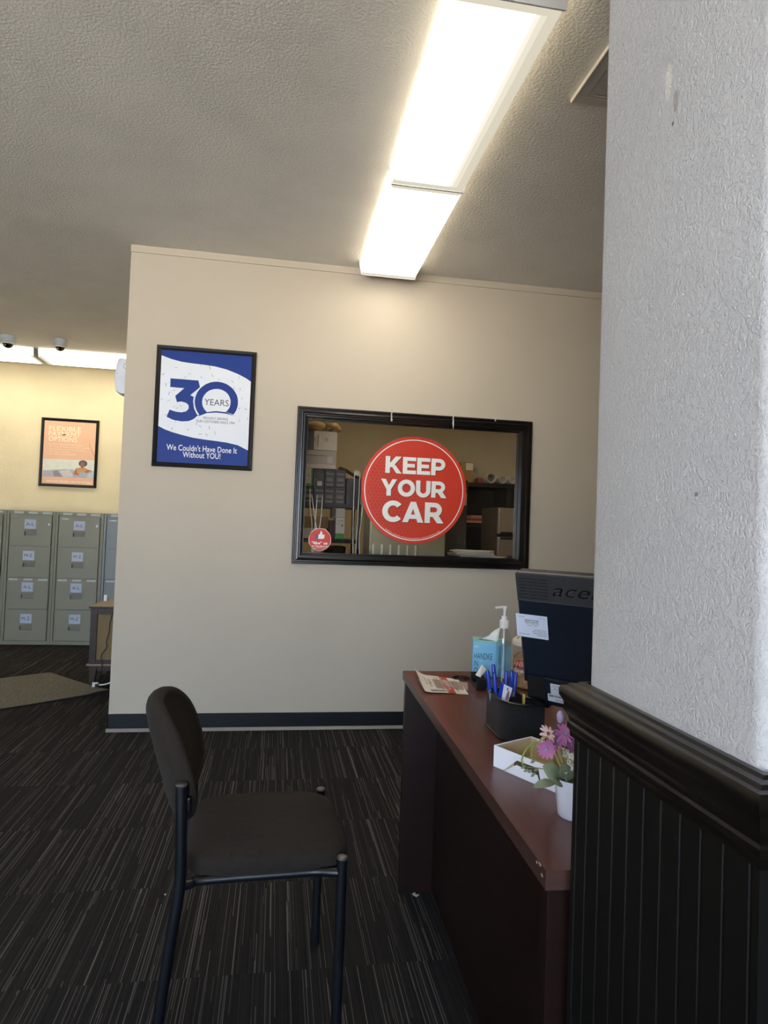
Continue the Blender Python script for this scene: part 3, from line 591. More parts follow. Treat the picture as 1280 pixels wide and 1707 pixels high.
b = MB(); b.tube(smooth_path([(-1.160, 5.098, .592), (-1.163, 5.082, .575), (-1.188, 5.083, .47), (-1.192, 5.083, .40), (-1.208, 5.083, .33), (-1.203, 5.083, .285), (-1.240, 5.083, .225), (-1.230, 5.080, .15), (-1.245, 5.07, .08), (-1.262, 5.06, .012), (-1.255, 5.03, .008)]), .0035, 8)
tag(b.build('power_cord', M_cord), 'thin black cord hanging down the console front to the floor', 'cord')
t = thing('extension_cord', 'white extension cord with a round plug end on the floor by the console', 'cord', (-1.25, 5.0, 0))
b = MB(); b.tube(smooth_path([(-1.225, 5.00, .030), (-1.18, 5.0, .035), (-1.12, 5.0, .055), (-1.04, 5.02, .06), (-.96, 5.05, .03)]), .0055, 8); b.build('cable', M_white, t)
b = MB(); b.tube([(-1.268, 4.995, .032), (-1.228, 4.998, .032)], [.020, .017], 16); b.build('plug', M_white, t, .002)
b = MB(); b.tube([(-1.246, 4.985, .030), (-1.226, 4.985, .030)], .012, 12); b.build('plug_face', M_cord, t)
# floor mat: polygon on the floor, slightly wavy near edge
M_rug = mat('mat_grey_pile', '7b786d', 0.95, 0, 0.5, 130, spec=.1, bump=.8, bscale=350)
c0, c1, c2 = Vector((-1.716, 5.50)), Vector((-1.122, 4.872)), None
ux = (c1 - c0); wd = ux.length; ux.normalize(); uy = Vector((-ux.y, ux.x)) * -1
dirn = (Vector((-2.001, 5.296)) - c0).normalized()
e = Vector((-1.674, 4.457)) - c1; e.normalize()
b = MB(); b.smooth = True; n, mN = 14, 20; top = []
for i in range(n + 1):
    for j in range(mN + 1):
        u, v = i / n, j / mN
        p = c0 + (c1 - c0) * u + (dirn * (1 - u) + e * u) * (v * 1.5)
        wav = .004 * math.sin(9 * v + 2) * u + .006 * max(0, math.sin(6.0 * v + .4)) * u ** 4 + (.014 * math.exp(-((v - .02) / .05) ** 2) * u ** 6)
        top.append((p.x, p.y, .011 + max(0, wav)))
N_ = len(top); b.add(top + [(x, y, .001) for x, y, z in top], [(i * (mN + 1) + j, (i + 1) * (mN + 1) + j, (i + 1) * (mN + 1) + j + 1, i * (mN + 1) + j + 1) for i in range(n) for j in range(mN)])
bd = [i * (mN + 1) for i in range(n + 1)] + [n * (mN + 1) + j for j in range(1, mN + 1)] + [i * (mN + 1) + mN for i in range(n - 1, -1, -1)] + [j for j in range(mN - 1, 0, -1)]
b.smooth = False; b.m = 1; o_ = len(b.f)
for k in range(len(bd)): p, q = bd[k], bd[(k + 1) % len(bd)]; b.f.append((p, q, q + N_, p + N_)); b.mi.append(1); b.sm.append(False)
tag(b.build('floor_mat', [M_rug, mat('mat_rubber_edge', '14120f', 0.7)]), 'grey brown floor mat with black edge on the carpet at left', 'mat')

# ---------------------------------------------------------------- visitor chair
M_fab = mat('chair_fabric', '302a25', 0.95, 0, 0.12, 60, bump=.35, bscale=900, spec=.15, sheen=.03); M_steel = mat('black_tube_steel', '0d1016', 0.38, 0.0, 0.2, 9, spec=.6)
M_cap = mat('tube_cap', '6f6c68', 0.3, 0.7)
t = thing('visitor_chair', 'black fabric visitor chair with black tube legs facing the desk', 'chair', (.1725, 1.742, 0), R(3.24))
b = MB(); b.smooth = True; rg = []
cx, hx, hy = -.166, .197, .190
for sc, z in ((.90, .408), (.965, .410), (.995, .419), (1.0, .431), (.992, .444), (.965, .452), (.90, .458), (.7, .463), (.4, .466), (.1, .467)):
    rg.append([(cx + a * sc, c * sc, z - .010 * max(0, a / hx) ** 3 * (sc > .8) + .004 * (c / hy) ** 2 * sc) for a, c in sell(hx, hy, 5.2, 64)])
b.rings(rg); b.build('seat', M_fab, t, angle=80, local=True)
# curved padded backrest
b = MB(); b.smooth = True; zc, hz, hw = .649, .143, .192
def bxc(z): return -.389 - .295 * (z - .55)
F, Bk = [], []
for sc in (1.0, .985, .95, .9, .84, .80, .6, .35, .08):
    th = .027 * (1 - sc ** 7) ** .42
    fr, bk = [], []
    for a, c in sell(hw, hz, 3.0, 56):
        wtop = 1 - .05 * max(0, c / hz) - .10 * max(0, -c / hz) ** 2
        y, z = a * sc * wtop, zc + c * sc
        x = bxc(z) + .057 * (y / hw) ** 2
        fr.append((x + th * (.62 if sc <= .8 else (.80 if sc < .87 else 1)), y, z + th * .25)); bk.append((x - th, y, z - th * .25))
    F.append(fr); Bk.append(bk)
b.rings(list(reversed(F)) + Bk[1:]); b.build('backrest', M_fab, t, angle=80, local=True)
for s in (-1, 1):
    y = s * .203
    b = MB(); b.tube([(0, y, .0), (0, y, .446)], .0128, 16); lg = b.build('leg', M_steel, t, local=True)
    b = MB(); b.lathe([(.0128, .446), (.0135, .449), (.011, .4525), (.001, .454)], c=(0, y, 0), seg=16); b.build('end_cap', M_cap, lg, local=True)
    b = MB(); b.tube(smooth_path([(-.412, y, .0), (-.399, y, .116), (-.381, y, .279), (-.368, y, .385), (-.365, y, .46), (-.371, y, .634)], 6), .0132, 16); lg = b.build('leg', M_steel, t, local=True)
    b = MB(); b.lathe([(.0132, .634), (.014, .637), (.0115, .6405), (.001, .642)], c=(-.371, y, 0), seg=16); b.build('end_cap', M_cap, lg, local=True)
    b = MB(); b.tube(smooth_path([(-.366, y, .412), (-.345, s * .192, .409), (-.31, s * .178, .4085), (-.10, s * .178, .4085), (-.055, s * .182, .410), (-.025, s * .195, .413), (0, y, .414)], 6), .0105, 14); b.build('side_rail', M_steel, t, local=True)
    b = MB(); b.box(-.378, -.350, s * .150, s * .203, .575, .605); b.build('back_bracket', M_steel, t, .003, local=True)
for x in (-.30, -.07): b = MB(); b.box(x - .015, x + .015, -.172, .172, .4000, .4085); b.build('seat_support', M_steel, t, .002, local=True)

# ---------------------------------------------------------------- desk (local x across, y away from the camera)
M_mah = wood('mahogany_laminate', '1b0e0c', '23120f', 0.36, (2, 2, 16)); M_top_lit = wood('mahogany_top', '573129', '653b32', 0.30, (18, 1.6, 18), coat=.05); M_medge = wood('mahogany_edge', '47302b', '523932', 0.33, (2, 2, 16))  # desktop tone paler than the sides: more light on it put into colour
DK = thing('office_desk', 'dark mahogany laminate desk standing behind the black wainscot', 'desk', (.4025, .894, 0), R(-2.09))
b = MB()
gx, gy = .18, 1.214
nseg = 20; L_, W_, zt0, zt1 = 1.3215, .69, .712, .740
b.m = 0; hole = [(gx + .029 * math.cos(2 * math.pi * k / nseg), gy + .029 * math.sin(2 * math.pi * k / nseg)) for k in range(nseg)]
# top sheet with a round grommet hole
bm = bmesh.new(); ov = [bm.verts.new(p + (0,)) for p in ((0, 0), (W_, 0), (W_, L_), (0, L_))]; hv = [bm.verts.new(p + (0,)) for p in hole]
ed = [bm.edges.new((ov[i], ov[(i + 1) % 4])) for i in range(4)] + [bm.edges.new((hv[i], hv[(i + 1) % nseg])) for i in range(nseg)]
bmesh.ops.triangle_fill(bm, edges=ed, use_beauty=True); bm.verts.index_update(); vv = [tuple(v.co)[:2] for v in bm.verts]; ff = [tuple(v.index for v in f.verts) for f in bm.faces if (f.calc_center_median() - Vector((gx, gy, 0))).length > .025 or len(f.verts) > 20]; bm.free()
b.add([(x, y, zt1) for x, y in vv], ff); b.add([(x, y, zt0) for x, y in vv], ff)
b.m = 1; b.add([(x, y, z) for z in (zt0, zt1) for x, y in ((0, 0), (W_, 0), (W_, L_), (0, L_))], [(i, (i + 1) % 4, 4 + (i + 1) % 4, 4 + i) for i in range(4)])
b.m = 0; b.add([(x, y, z) for z in (zt0, zt1) for x, y in hole], [(i, (i + 1) % nseg, nseg + (i + 1) % nseg, nseg + i) for i in range(nseg)])
b.build('desktop', [M_top_lit, M_medge], DK, local=True)
b = MB(); b.rings([[(gx + r * math.cos(2 * math.pi * k / 24), gy + r * math.sin(2 * math.pi * k / 24), z) for k in range(24)] for r, z in ((.029, .715), (.029, .742), (.033, .7425), (.034, .7402))], cap=False); b.build('grommet', M_black, DK, local=True)
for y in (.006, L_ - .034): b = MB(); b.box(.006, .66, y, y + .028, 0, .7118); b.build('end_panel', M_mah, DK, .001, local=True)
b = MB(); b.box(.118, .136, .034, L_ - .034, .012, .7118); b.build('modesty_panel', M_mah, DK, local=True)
b = MB()
for (y, z, l_) in ((.020, .7395, .008), (.034, .736, .004), (.012, .728, .006)): b.box(-.0006, .001, y, y + l_, z - .003, z)
b.build('edge_chips', mat('chip_pale', 'b9a79c', 0.8), DK, local=True)

ZT = .7402
# flyers
M_fly = mat('flyer_paper', 'ece4d6', 0.6, 0, 0.03); M_fred = mat('flyer_red', 'c53a2c', 0.5); M_fink = mat('flyer_ink', '3a3230', 0.6); M_sheet = mat('flyer_back_sheet', 'b39d92', 0.5)
def flyer(name, label, A, B, C, E_, lift, body, marks=True):
    A, B, C, E_ = Vector(A), Vector(B), Vector(C), Vector(E_)
    def fn2(u, v, d):
        p = (A * (1 - u) + E_ * u) * (1 - v) + (B * (1 - u) + C * u) * v
        z = ZT + .002 + lift * (max(0, 1 - u / .30) ** 2 * max(0, 1 - v / .9)) + lift * .28 * max(0, 1 - u / .25) ** 2 + .0015 * math.sin(u * 5)
        return (p.x, p.y, z + d)
    t = thing(name, label, 'flyer', (A.x, A.y, ZT), 0)
    b = MB(); n = 16; b.smooth = True
    for d in (0, -.0006): b.add([fn2(i / n, j / n, d) for i in range(n + 1) for j in range(n + 1)], [(i * (n + 1) + j, (i + 1) * (n + 1) + j, (i + 1) * (n + 1) + j + 1, i * (n + 1) + j + 1) for i in range(n) for j in range(n)])
    b.build('sheet', body, t)
    if marks:
        b = MB(); n = 12
        b.add([fn2(.545 + .175 * i, j / n, .0004) for i in (0, 1) for j in range(n + 1)], [(j, j + 1, n + 2 + j, n + 1 + j) for j in range(n)]); b.build('red_band', M_fred, t)
        rot = lambda u0, w_: (lambda a, c, d: fn2(u0 + c * w_, a, d))
        b = MB(); b.text('KEEP YOUR CAR', rot(.64, 1.0), .0008, .20, .80, .0, .06, bold=.02); b.text('LOANS UP TO $10,000', rot(.575, 1.0), .0008, .08, .92, .0, .035); b.build('band_lettering', mat('flyer_pale_ink', 'f0d8cc', .6), t)
        b = MB()
        for u, v0, v1, c_, s_ in ((.80, .22, .88, .055, 'TITLE LOANS'), (.88, .12, .70, .03, 'Get cash today'), (.47, .12, .90, .03, 'Fast approval and friendly service'), (.41, .12, .72, .03, 'No credit needed'), (.25, .30, .72, .06, 'CALL'), (.17, .20, .62, .03, 'or visit us today')): b.text(s_, rot(u, 1.0), .0008, v0, v1, 0, c_, bold=.01)
        for k in range(26):
            u = .16 + .014 * k
            b.add([fn2(u, .86, .0008), fn2(u + .004 + .006 * random.random(), .86, .0008), fn2(u + .006, .95, .0008), fn2(u, .95, .0008)], [(0, 1, 2, 3)])
        b.build('printing', M_fink, t)
flyer('flyer', 'white flyer with red band and curled corner on the desk', (.478, 2.150), (.458, 1.905), (.588, 1.889), (.612, 2.086), .016, M_fly)
flyer('paper_sheet', 'pale sheet lying under the red banded flyer on the desk', (.472, 2.085), (.462, 1.955), (.602, 1.94), (.630, 2.04), 0, M_sheet, False)

# tissue box
M_tb = mat('tissue_box_blue', '7cc0e2', 0.5, 0, 0.02); M_tbt = mat('tissue_box_teal', '8fd6cf', 0.5); M_tink = mat('tissue_ink', '13465c', 0.5); M_tside = mat('tissue_box_side', '5f93a8', .5)
t = thing('tissue_box', 'light blue tissue box with dark lettering, farthest back on the desk', 'tissue box', (.676, 2.14, ZT), R(-16))
b = MB(); w_, d_, h_ = .112, .112, .114; b.box(0, w_, 0, d_, 0, h_); b.build('box', M_tb, t, .001, local=True)
b = MB(); b.box(.0005, w_ - .0005, .0005, d_ - .0005, h_, h_ + .0008); b.build('top_panel', M_tbt, t, local=True)
b = MB(); b.prism([(.056 + .036 * math.cos(k * .39), .056 + .016 * math.sin(k * .39)) for k in range(16)], lambda a, c, d: (a, c, d), h_ + .001, h_ + .0014); b.build('slot', M_tink, t, local=True)
b = MB(); b.text('perk', fn, .0006, .006, .020, .1, .0055, bold=.02); b.build('small_lettering', M_white, t, local=True)
b = MB(); b.text('HANDKE', fn, .0006, .005, .066, .0675, .0205, bold=.005); b.build('lettering', M_tink, t, local=True); b = MB(); b.text('IN', fn, .0006, .005, .019, .0425, .0205, bold=.005); b.build('lettering', M_tink, t, local=True); b = MB(); b.text('CHIEF', fn, .0006, .005, .044, .0185, .0205, bold=.005); b.build('lettering', M_tink, t, local=True)
b = MB(); b.smooth = True; P = []
for i in range(9):
    u = i / 8
    for j in range(7):
        v = j / 6; wv = .010 * math.sin(u * 7 + v * 3)
        P.append((.022 + u * .064 * (1 - .25 * v) + .022 * v, .05 + .012 * math.sin(u * 5) + wv * v, h_ + v * (.012 + .038 * u ** 1.3 * (1.25 - .25 * u))))
b.add(P, [(i * 7 + j, (i + 1) * 7 + j, (i + 1) * 7 + j + 1, i * 7 + j + 1) for i in range(8) for j in range(6)])
b.build('tissue', mat('tissue_white', 'eceae6', .9, 0, .02), t, local=True)

# hand sanitiser
M_clear = thin_clear('clear_plastic', (.97, .98, .98), .10); M_gel = thin_clear('sanitiser_gel', (.93, .97, .98), .04); M_pump = mat('pump_white', 'eeecea', .4)
t = thing('sanitizer_bottle', 'clear pump bottle of hand sanitizer on the desk by the tissue box', 'bottle', (.752, 2.05, ZT))
b = MB(); b.lathe([(.022, 0), (.0255, .004), (.0255, .130), (.024, .146), (.019, .160), (.0125, .172), (.012, .182)], seg=28, cap=False); b.build('bottle', M_clear, t, local=True)
b = MB(); b.lathe([(.020, .002), (.0238, .006), (.0238, .128), (.0236, .133), (.001, .133)], seg=28); b.build('gel', M_gel, t, local=True)
b = MB(); b.xf = lambda p: Vector((math.cos(p.x / .0258 + .95) * .0258, math.sin(p.x / .0258 + .95) * .0258, p.z))
b.add([(.0258 * R(a), 0, z) for z in (.012, .112) for a in range(-50, 51, 10)], [(k, k + 1, 12 + k, 11 + k) for k in range(10)]); b.build('back_label', mat('label_blue', '86bfd6', .5), t, local=True)  # refracted view of the tissue box put into a curved blue panel
b = MB(); b.lathe([(.0145, .176), (.0155, .178), (.0155, .200), (.012, .203), (.009, .206), (.009, .214), (.0045, .216), (.0045, .232), (.008, .244), (.009, .248), (.001, .249)], seg=20); b.build('pump', M_pump, t, local=True)
b = MB(); b.tube([(.006, 0, .2445), (-.018, -.006, .2450), (-.036, -.010, .2435)], [.0045, .0042, .0032], 10); b.build('nozzle', M_pump, t, local=True)
b = MB(); b.tube([(0, 0, .178), (.003, .002, .01)], .0025, 8); b.build('dip_tube', M_pump, t, local=True)

# snack jar behind the monitor
M_snack = mat('crackers', 'b48e68', .8, 0, .3, 90, bump=.8, bscale=120); M_jl = mat('jar_lid', 'd8d2c2', .45)
t = thing('snack_jar', 'clear jar of tan crackers with red lettering, half behind the monitor', 'jar', (.826, 1.972, ZT))
b = MB(); b.lathe([(.060, 0), (.066, .006), (.066, .128), (.062, .138)], seg=36, cap=False); b.build('jar', M_clear, t, local=True)
b = MB(); b.lathe([(.058, .003), (.064, .008), (.064, .040), (.0635, .041), (.064, .043), (.064, .096), (.05, .108), (.02, .112), (.001, .110)], seg=36); b.build('crackers', M_snack, t, local=True)
b = MB(); b.lathe([(.066, .134), (.069, .136), (.069, .148), (.062, .156), (.001, .157)], seg=36); b.build('lid', M_jl, t, .001, local=True)
a0 = math.atan2(-1.972, -.826)
def wrapj(sh):
    return lambda a, c, d: ((.0668 + d) * math.cos(a0 + sh + a / .0668), (.0668 + d) * math.sin(a0 + sh + a / .0668), c)
g = wrapj(-.50)
b = MB(); b.prism([(-.048 + .0 * k, .082) if k == 0 else (-.048 + .008 * k, .082 + .012 * math.sin(k / 12 * 3.14)) for k in range(13)] + [(.048 - .008 * k, .070 - .004 * math.sin(k / 12 * 3.14)) for k in range(13)], g, 0, 0); b.build('logo_panel', mat('logo_red', 'b5302a', .5), t, local=True)
b = MB(); b.text('ANIMAL', g, .0004, -.044, .044, .080, .015, bold=.03); b.build('logo_lettering', mat('logo_pale', 'e8b9a8', .5), t, local=True)
b = MB(); b.prism([(-.046, .068), (.046, .066), (.046, .050), (-.040, .055)], g, .0002, .0002); b.build('logo_shadow', mat('logo_navy', '2a2d42', .5), t, local=True)
b = MB(); b.text('Special', g, .0006, -.042, .044, .060, .012, bold=.03, shear=.2); b.build('logo_script', M_white, t, local=True)
b = MB(); b.tube(smooth_path([(-.066, 0, .140), (-.052, -.02, .172), (-.02, -.03, .195), (.01, -.03, .195)], 6), .0012, 6); b.build('handle', M_chrome, t, local=True)
b = MB(); b.tube([(-.034, -.028, .187), (-.012, -.03, .192)], .006, 10); b.build('grip', M_white, t, local=True)

# card holder with cards
t = thing('card_holder', 'small black business card holder in front of the tissue box', 'card holder', (.628, 1.942, ZT), R(-8))
M_bp = mat('black_plastic', '0a0a0b', .35); b = MB()
for q in ((0, .034, 0, .003, 0, .034), (0, .034, .107, .110, 0, .034), (0, .034, .003, .107, 0, .003), (.031, .034, .003, .107, .003, .034), (0, .003, .003, .107, .003, .012)): b.box(*q)
b.build('tray', M_bp, t, .0008, local=True)
t = thing('business_card', 'white business cards leaning in the black card holder', 'card', (.640, 1.95, ZT), R(-8))
A_, E_, C_, B_ = Vector((.638, 1.985, .7775)), Vector((.680, 2.050, .797)), Vector((.688, 2.030, .786)), Vector((.645, 1.960, .7765))
bilc = lambda u, v, d: tuple((A_ * (1 - u) + E_ * u) * (1 - v) + (B_ * (1 - u) + C_ * u) * v + Vector((-.55, -.35, .76)) * d)
b = MB(); b.prism([(0, 0), (1, 0), (1, 1), (0, 1)], bilc, -.003, 0); b.build('card', mat('card_white', 'e6e8ee', .6, 0, .02), t)
b = MB(); b.prism([(.82, .15), (.88, .15), (.88, .3), (.82, .3)], bilc, .0003, .0003)
for vv in (.3, .42, .54, .66): b.prism([(.30, vv), (.68, vv), (.68, vv + .05), (.30, vv + .05)], bilc, .0003, .0003)
b.build('card_print', M_ink, t)

# mesh organiser
M_mesh = mat('organiser_mesh', '3c3d42', .4, .5, .95, 700, bump=1.0, bscale=1200)
t = thing('desk_organizer', 'black mesh desk organizer holding blue pens beside the monitor', 'organizer', (.536, 1.43, ZT), R(-2))
PL = [(.0, .155)] + [(.0, .155 - .01 * k) for k in range(1, 10)] + [(.055 - .055 * math.cos(R(a)), .060 - .060 * math.sin(R(a))) for a in range(0, 91, 10)] + [(.092, 0), (.092, .045), (.068, .075), (.064, .155)]
def wall_loop(z0, z1, th, m):
    b = MB(); cxm, cym = .04, .08
    def inset(p): v = Vector((p[0] - cxm, p[1] - cym)); return (p[0] - v.x / v.length * th, p[1] - v.y / v.length * th)
    b.rings([[(x, y, z0) for x, y in PL], [(x, y, z1) for x, y in PL], [inset(p) + (z1,) for p in PL], [inset(p) + (z0,) for p in PL]], cap=False); b.smooth = True
    return b
wall_loop(.004, .090, .002, 0).build('mesh_wall', M_mesh, t, local=True)
b = MB(); b.tube([(x, y, .091) for x, y in PL] + [(PL[0][0], PL[0][1], .091)], .0028, 8); b.build('rim', M_bp, t, local=True)
b = MB(); b.tube([(x, y, .003) for x, y in PL] + [(PL[0][0], PL[0][1], .003)], .003, 8); b.build('bottom_rim', M_bp, t, local=True)
b = MB(); b.prism([(x * .98 + .001, y * .98 + .001) for x, y in PL], lambda a, c, d: (a, c, d), .001, .004); b.build('base', M_bp, t, local=True)
for q in ((.003, .064, .104, .106), (.003, .074, .060, .062), (.038, .040, .106, .153)): MB().box(q[0], q[1], q[2], q[3], .004, .084).build('divider', M_mesh, t, local=True)
# pens
M_pb = mat('pen_blue', '1f3fae', .3); M_pg = mat('pen_barrel', '7d8794', .35)
def pen(label, foot, tip):
    foot, tip = Vector(foot), Vector(tip); d = (tip - foot).normalized()
    t = thing('ballpoint_pen', label, 'pen', foot, 0, 'blue pens in the mesh organizer')
    b = MB(); b.tube([foot, tip - d * .045], .0042, 10); b.build('barrel', M_pg, t)
    b = MB(); b.tube([tip - d * .048, tip - d * .004, tip], [.0054, .005, .0038], 12); b.build('cap', M_pb, t)
pen('blue capped pen, leftmost of those in the mesh organizer', (.556, 1.560, ZT + .006), (.530, 1.555, .884))
pen('blue capped pen standing second from the left in the organizer', (.560, 1.548, ZT + .006), (.545, 1.545, .880))
pen('blue capped pen that stands tallest in the organizer', (.570, 1.565, ZT + .006), (.550, 1.570, .896))
pen('blue capped pen leaning right, nearest the sanitizer bottle', (.577, 1.548, ZT + .006), (.580, 1.556, .883))
pen('blue capped pen leaning right, middle of the three behind the card', (.600, 1.560, ZT + .006), (.594, 1.556, .884))
pen('blue capped pen leaning right, rightmost of the six', (.592, 1.550, ZT + .006), (.606, 1.556, .879))
# folded card in the organiser
t = thing('advert_card', 'small card with blue stripe and red emblem tucked in the organizer', 'card', (.545, 1.52, .80))
b = MB(); A_, B_, C_, E_ = Vector((.545, 1.500, .868)), Vector((.5395, 1.498, .832)), Vector((.564, 1.498, .815)), Vector((.577, 1.503, .853))
bil = lambda u, v, d: tuple((A_ * (1 - u) + E_ * u) * (1 - v) + (B_ * (1 - u) + C_ * u) * v + Vector((-.3, -.9, .2)) * d)
b.prism([(0, 0), (1, 0), (1, 1), (0, 1)], bil, 0, .001); b.build('card', mat('card_pale', 'dfe5f0', .5), t)
b = MB(); b.prism([(0, 0), (.30, 0), (.34, 1), (0, 1)], bil, .0013, .0013); b.build('blue_stripe', M_pb, t)
b = MB(); b.prism([(.80 + .13 * math.cos(k * .52), .55 + .30 * math.sin(k * .52)) for k in range(12)], bil, .0014, .0014); b.prism([(.60, .12), (.74, .10), (.72, .3), (.62, .28)], bil, .0014, .0014); b.build('emblem', mat('emblem_red', 'b06a78', .5), t)
b = MB(); b.xf = frame_xf((.597, 1.475, .746), (0, 1, 0), (1, 0, 0), (0, 0, 1)); b.box(0, .012, 0, .002, 0, .098); tag(b.build('sticky_note', mat('note_yellow', 'd9c46a', .7)), 'yellow paper standing in the organizer beside the monitor edge', 'note')

# monitor, seen from behind
M_mon = mat('monitor_back', '0c1727', .42, 0, .15, 5); M_strip2 = mat('monitor_top_strip', '2f3136', .5, 0, .1, 60, bump=.2, bscale=1500); M_mond = mat('monitor_recess', '07090d', .6)
Dm, Nn = Vector((.652, -.758, 0)), Vector((-.758, -.652, 0)); tl = R(12); Um = Vector((0, 0, 1)) * math.cos(tl) + Nn * math.sin(tl); Nm = Um.cross(Dm) * -1
Nm = Dm.cross(Um) * (1 if Dm.cross(Um).dot(Nn) > 0 else -1)
ms = .8167; P0 = Vector((.563, 1.470, 1.133)); MX = frame_xf(P0, Dm * ms, Nm * ms, Um * ms)          # local: x along the back, y out of the back, z up
t = thing('computer_monitor', 'black flat monitor seen from behind at the pier edge', 'monitor', (.70, 1.39, ZT))
def mb():
    b = MB(); b.xf = MX; return b
mw = .376
b = mb(); b.rings([[(x, -.045, z) for x, z in ((-.002, .004), (mw + .002, .004), (mw + .002, -.335), (-.002, -.335))], [(x, -.012, z) for x, z in ((-.002, .004), (mw + .002, .004), (mw + .002, -.335), (-.002, -.335))], [(x, 0, z) for x, z in ((0, 0), (mw, 0), (mw, -.302), (.010, -.302))]]); b.build('back_shell', M_mon, t, .003)
b = mb(); b.prism([(.0, 0.0), (mw, 0.0), (mw - .002, -.078), (.003, -.078)], lambda a, c, d: (a, d, c), 0, .004); st = b.build('top_strip', M_strip2, t, .001)
b = mb(); b.box(.003, mw - .002, .004, .0052, -.0795, -.0775); b.build('strip_edge', mat('strip_edge_grey', '4a4f59', .4), st)
for k in range(7):
    z = -.0125 - k * .0092
    for j in range(3): b = mb(); b.box(.009 + j * .031 + .0007 * k * .3, .038 + j * .031, .0041, .0044, z - .0028, z); b.build('vent_slot', M_mond, st)
b = mb(); b.text('acer', lambda a, c, d: (a, d, c), .0046, .114, .262, 0, .036, base=-.0575, bold=.0, shear=.3); b.build('lettering', mat('letter_black', '191a1d', .25), st)
b = mb(); b.text('acer', lambda a, c, d: (a + .0012, d, c - .0012), .0043, .114, .262, 0, .036, base=-.0575, bold=.006, shear=.3); b.build('letter_edge', mat('letter_edge', '55575c', .4), st)
b = mb(); b.rings([[(x, -.03, z) for x, z in ((.03, -.30), (mw - .03, -.30), (mw - .03, -.40), (.045, -.40))], [(x, .006, z) for x, z in ((.075, -.305), (mw - .075, -.305), (mw - .075, -.385), (.075, -.385))]]); b.build('port_block', M_mon, t, .003)
b = mb(); b.box(.012, .075, -.03, -.002, -.400, -.302); b.build('recess', M_mond, t)
b = mb(); b.box(-.006, .093, .0042, .005, -.1890, -.1205)
b.m = 1; tx = lambda a, c, d: (a, d, c)
for s_, x0, x1, z, cp, bo in (('Notary Public', .001, .022, -.128, .0032, 0), ('Title Loans', .068, .087, -.128, .003, 0), ('ARIZONA TITLE AND', .022, .066, -.137, .0040, .03), ('PAYDAY LOANS, INC.', .022, .066, -.1425, .0040, .03), ('1420 North Main Street', .024, .066, -.1475, .003, 0), ('Suite 101', .030, .060, -.1525, .003, 0), ('Business hours', .052, .088, -.164, .003, .01), ('Mon - Fri 9am to 6pm', .046, .088, -.169, .003, .01), ('Saturday 9am to 1pm', .046, .088, -.174, .003, .01), ('Closed Sunday', .058, .088, -.179, .003, .01), ('Phone 555 010 0100', .002, .034, -.180, .003, .01)): b.text(s_, tx, .0053, x0, x1, z, cp, bold=bo)
o = b.build('taped_card', [mat('card_bluewhite', 'd3dcf0', .6, 0, .02), M_ink], t)
b = mb(); b.box(.090, .155, .0065, .0075, -.350, -.318); b.box(.080, .160, .0065, .0072, -.372, -.350); b.m = 1
for k in range(30):
    x = .084 + k * .0024; b.box(x, x + .0008 + .0012 * random.random(), .0074, .0076, -.358, -.352)
b.text('P/N ET.BX3HP.001', tx, .0078, .100, .135, -.325, .003); b.text('MADE IN CHINA', tx, .0078, .100, .130, -.333, .003); b.text('SN 09300214', tx, .0078, .105, .155, -.366, .004, bold=.02)
b.build('barcode_sticker', [mat('sticker_grey_white', 'cfd6e4', .6), M_ink], t)
b = MB(); b.tube(smooth_path([MX(Vector((.175, .004, -.31))), MX(Vector((.175, .03, -.34))), MX(Vector((.172, .03, -.40))), MX(Vector((.172, .028, -.44))), Vector((.672, 1.43, .7445))]), .004, 8); b.build('cable', M_cord, t)
cb = P0 + Dm * (mw / 2 * ms)
b = MB(); b.lathe([(.085, 0.0003), (.085, .007), (.07, .012), (.001, .014)], c=(cb.x + .075, cb.y + .065, ZT), seg=36); b.build('stand_base', M_mon, t)
b = MB(); q = Vector((cb.x + .075, cb.y + .065)); b.rings([[(q.x + s1 * .045 * Dm.x + s2 * .02 * Nn.x, q.y + s1 * .045 * Dm.y + s2 * .02 * Nn.y, z) for s1, s2 in ((-1, -1), (1, -1), (1, 1), (-1, 1))] for z in (ZT + .012, ZT + .12)]); b.build('stand_neck', M_mon, t, .003)
b = mb(); b.box(.012, mw - .012, -.0458, -.045, -.322, -.012); b.build('screen', mat('screen_dark', '050506', .15), t)

# white carton with a cut thumb opening
M_bw = mat('carton_white', 'eff2fb', .55, 0, .02); M_kr = mat('carton_inside', 'd3bf98', .8, 0, .05, 40)
u_ = Vector((.4526, -.8917)); n_ = Vector((.8917, .4526)); O_ = Vector((.465, 1.306))
t = thing('paper_carton', 'white open carton with a cut front on the desk behind the flower pot', 'box', (O_.x, O_.y, ZT))
BX = frame_xf((O_.x, O_.y, ZT), (u_.x, u_.y, 0), (n_.x, n_.y, 0), (0, 0, 1))
def bx():
    b = MB(); b.xf = BX; return b
Lb, Db, Hb = .235, .115, .0435
b = bx()
opening = [(.0278, .0), (.0635, .0305), (.118, .0320), (.1275, .0)]
b.prism([(0, 0), opening[0], opening[1], opening[2], opening[3], (Lb, 0), (Lb, Hb), (0, Hb)], lambda a, c, d: (a, d, c), 0, .0012); b.build('front_wall', M_bw, t)
b = bx(); b.prism([(.0310, 0), (.0630, .0215), (.117, .0185), (.1255, 0)], lambda a, c, d: (a, d, c), -.001, .0004); b.build('tab', M_bw, t)
b = bx(); b.box(0, .0012, .0012, Db, 0, Hb); b.box(Lb - .0012, Lb, .0012, Db, 0, Hb); b.box(0, Lb, Db - .0012, Db, 0, Hb); b.build('side_walls', M_bw, t)
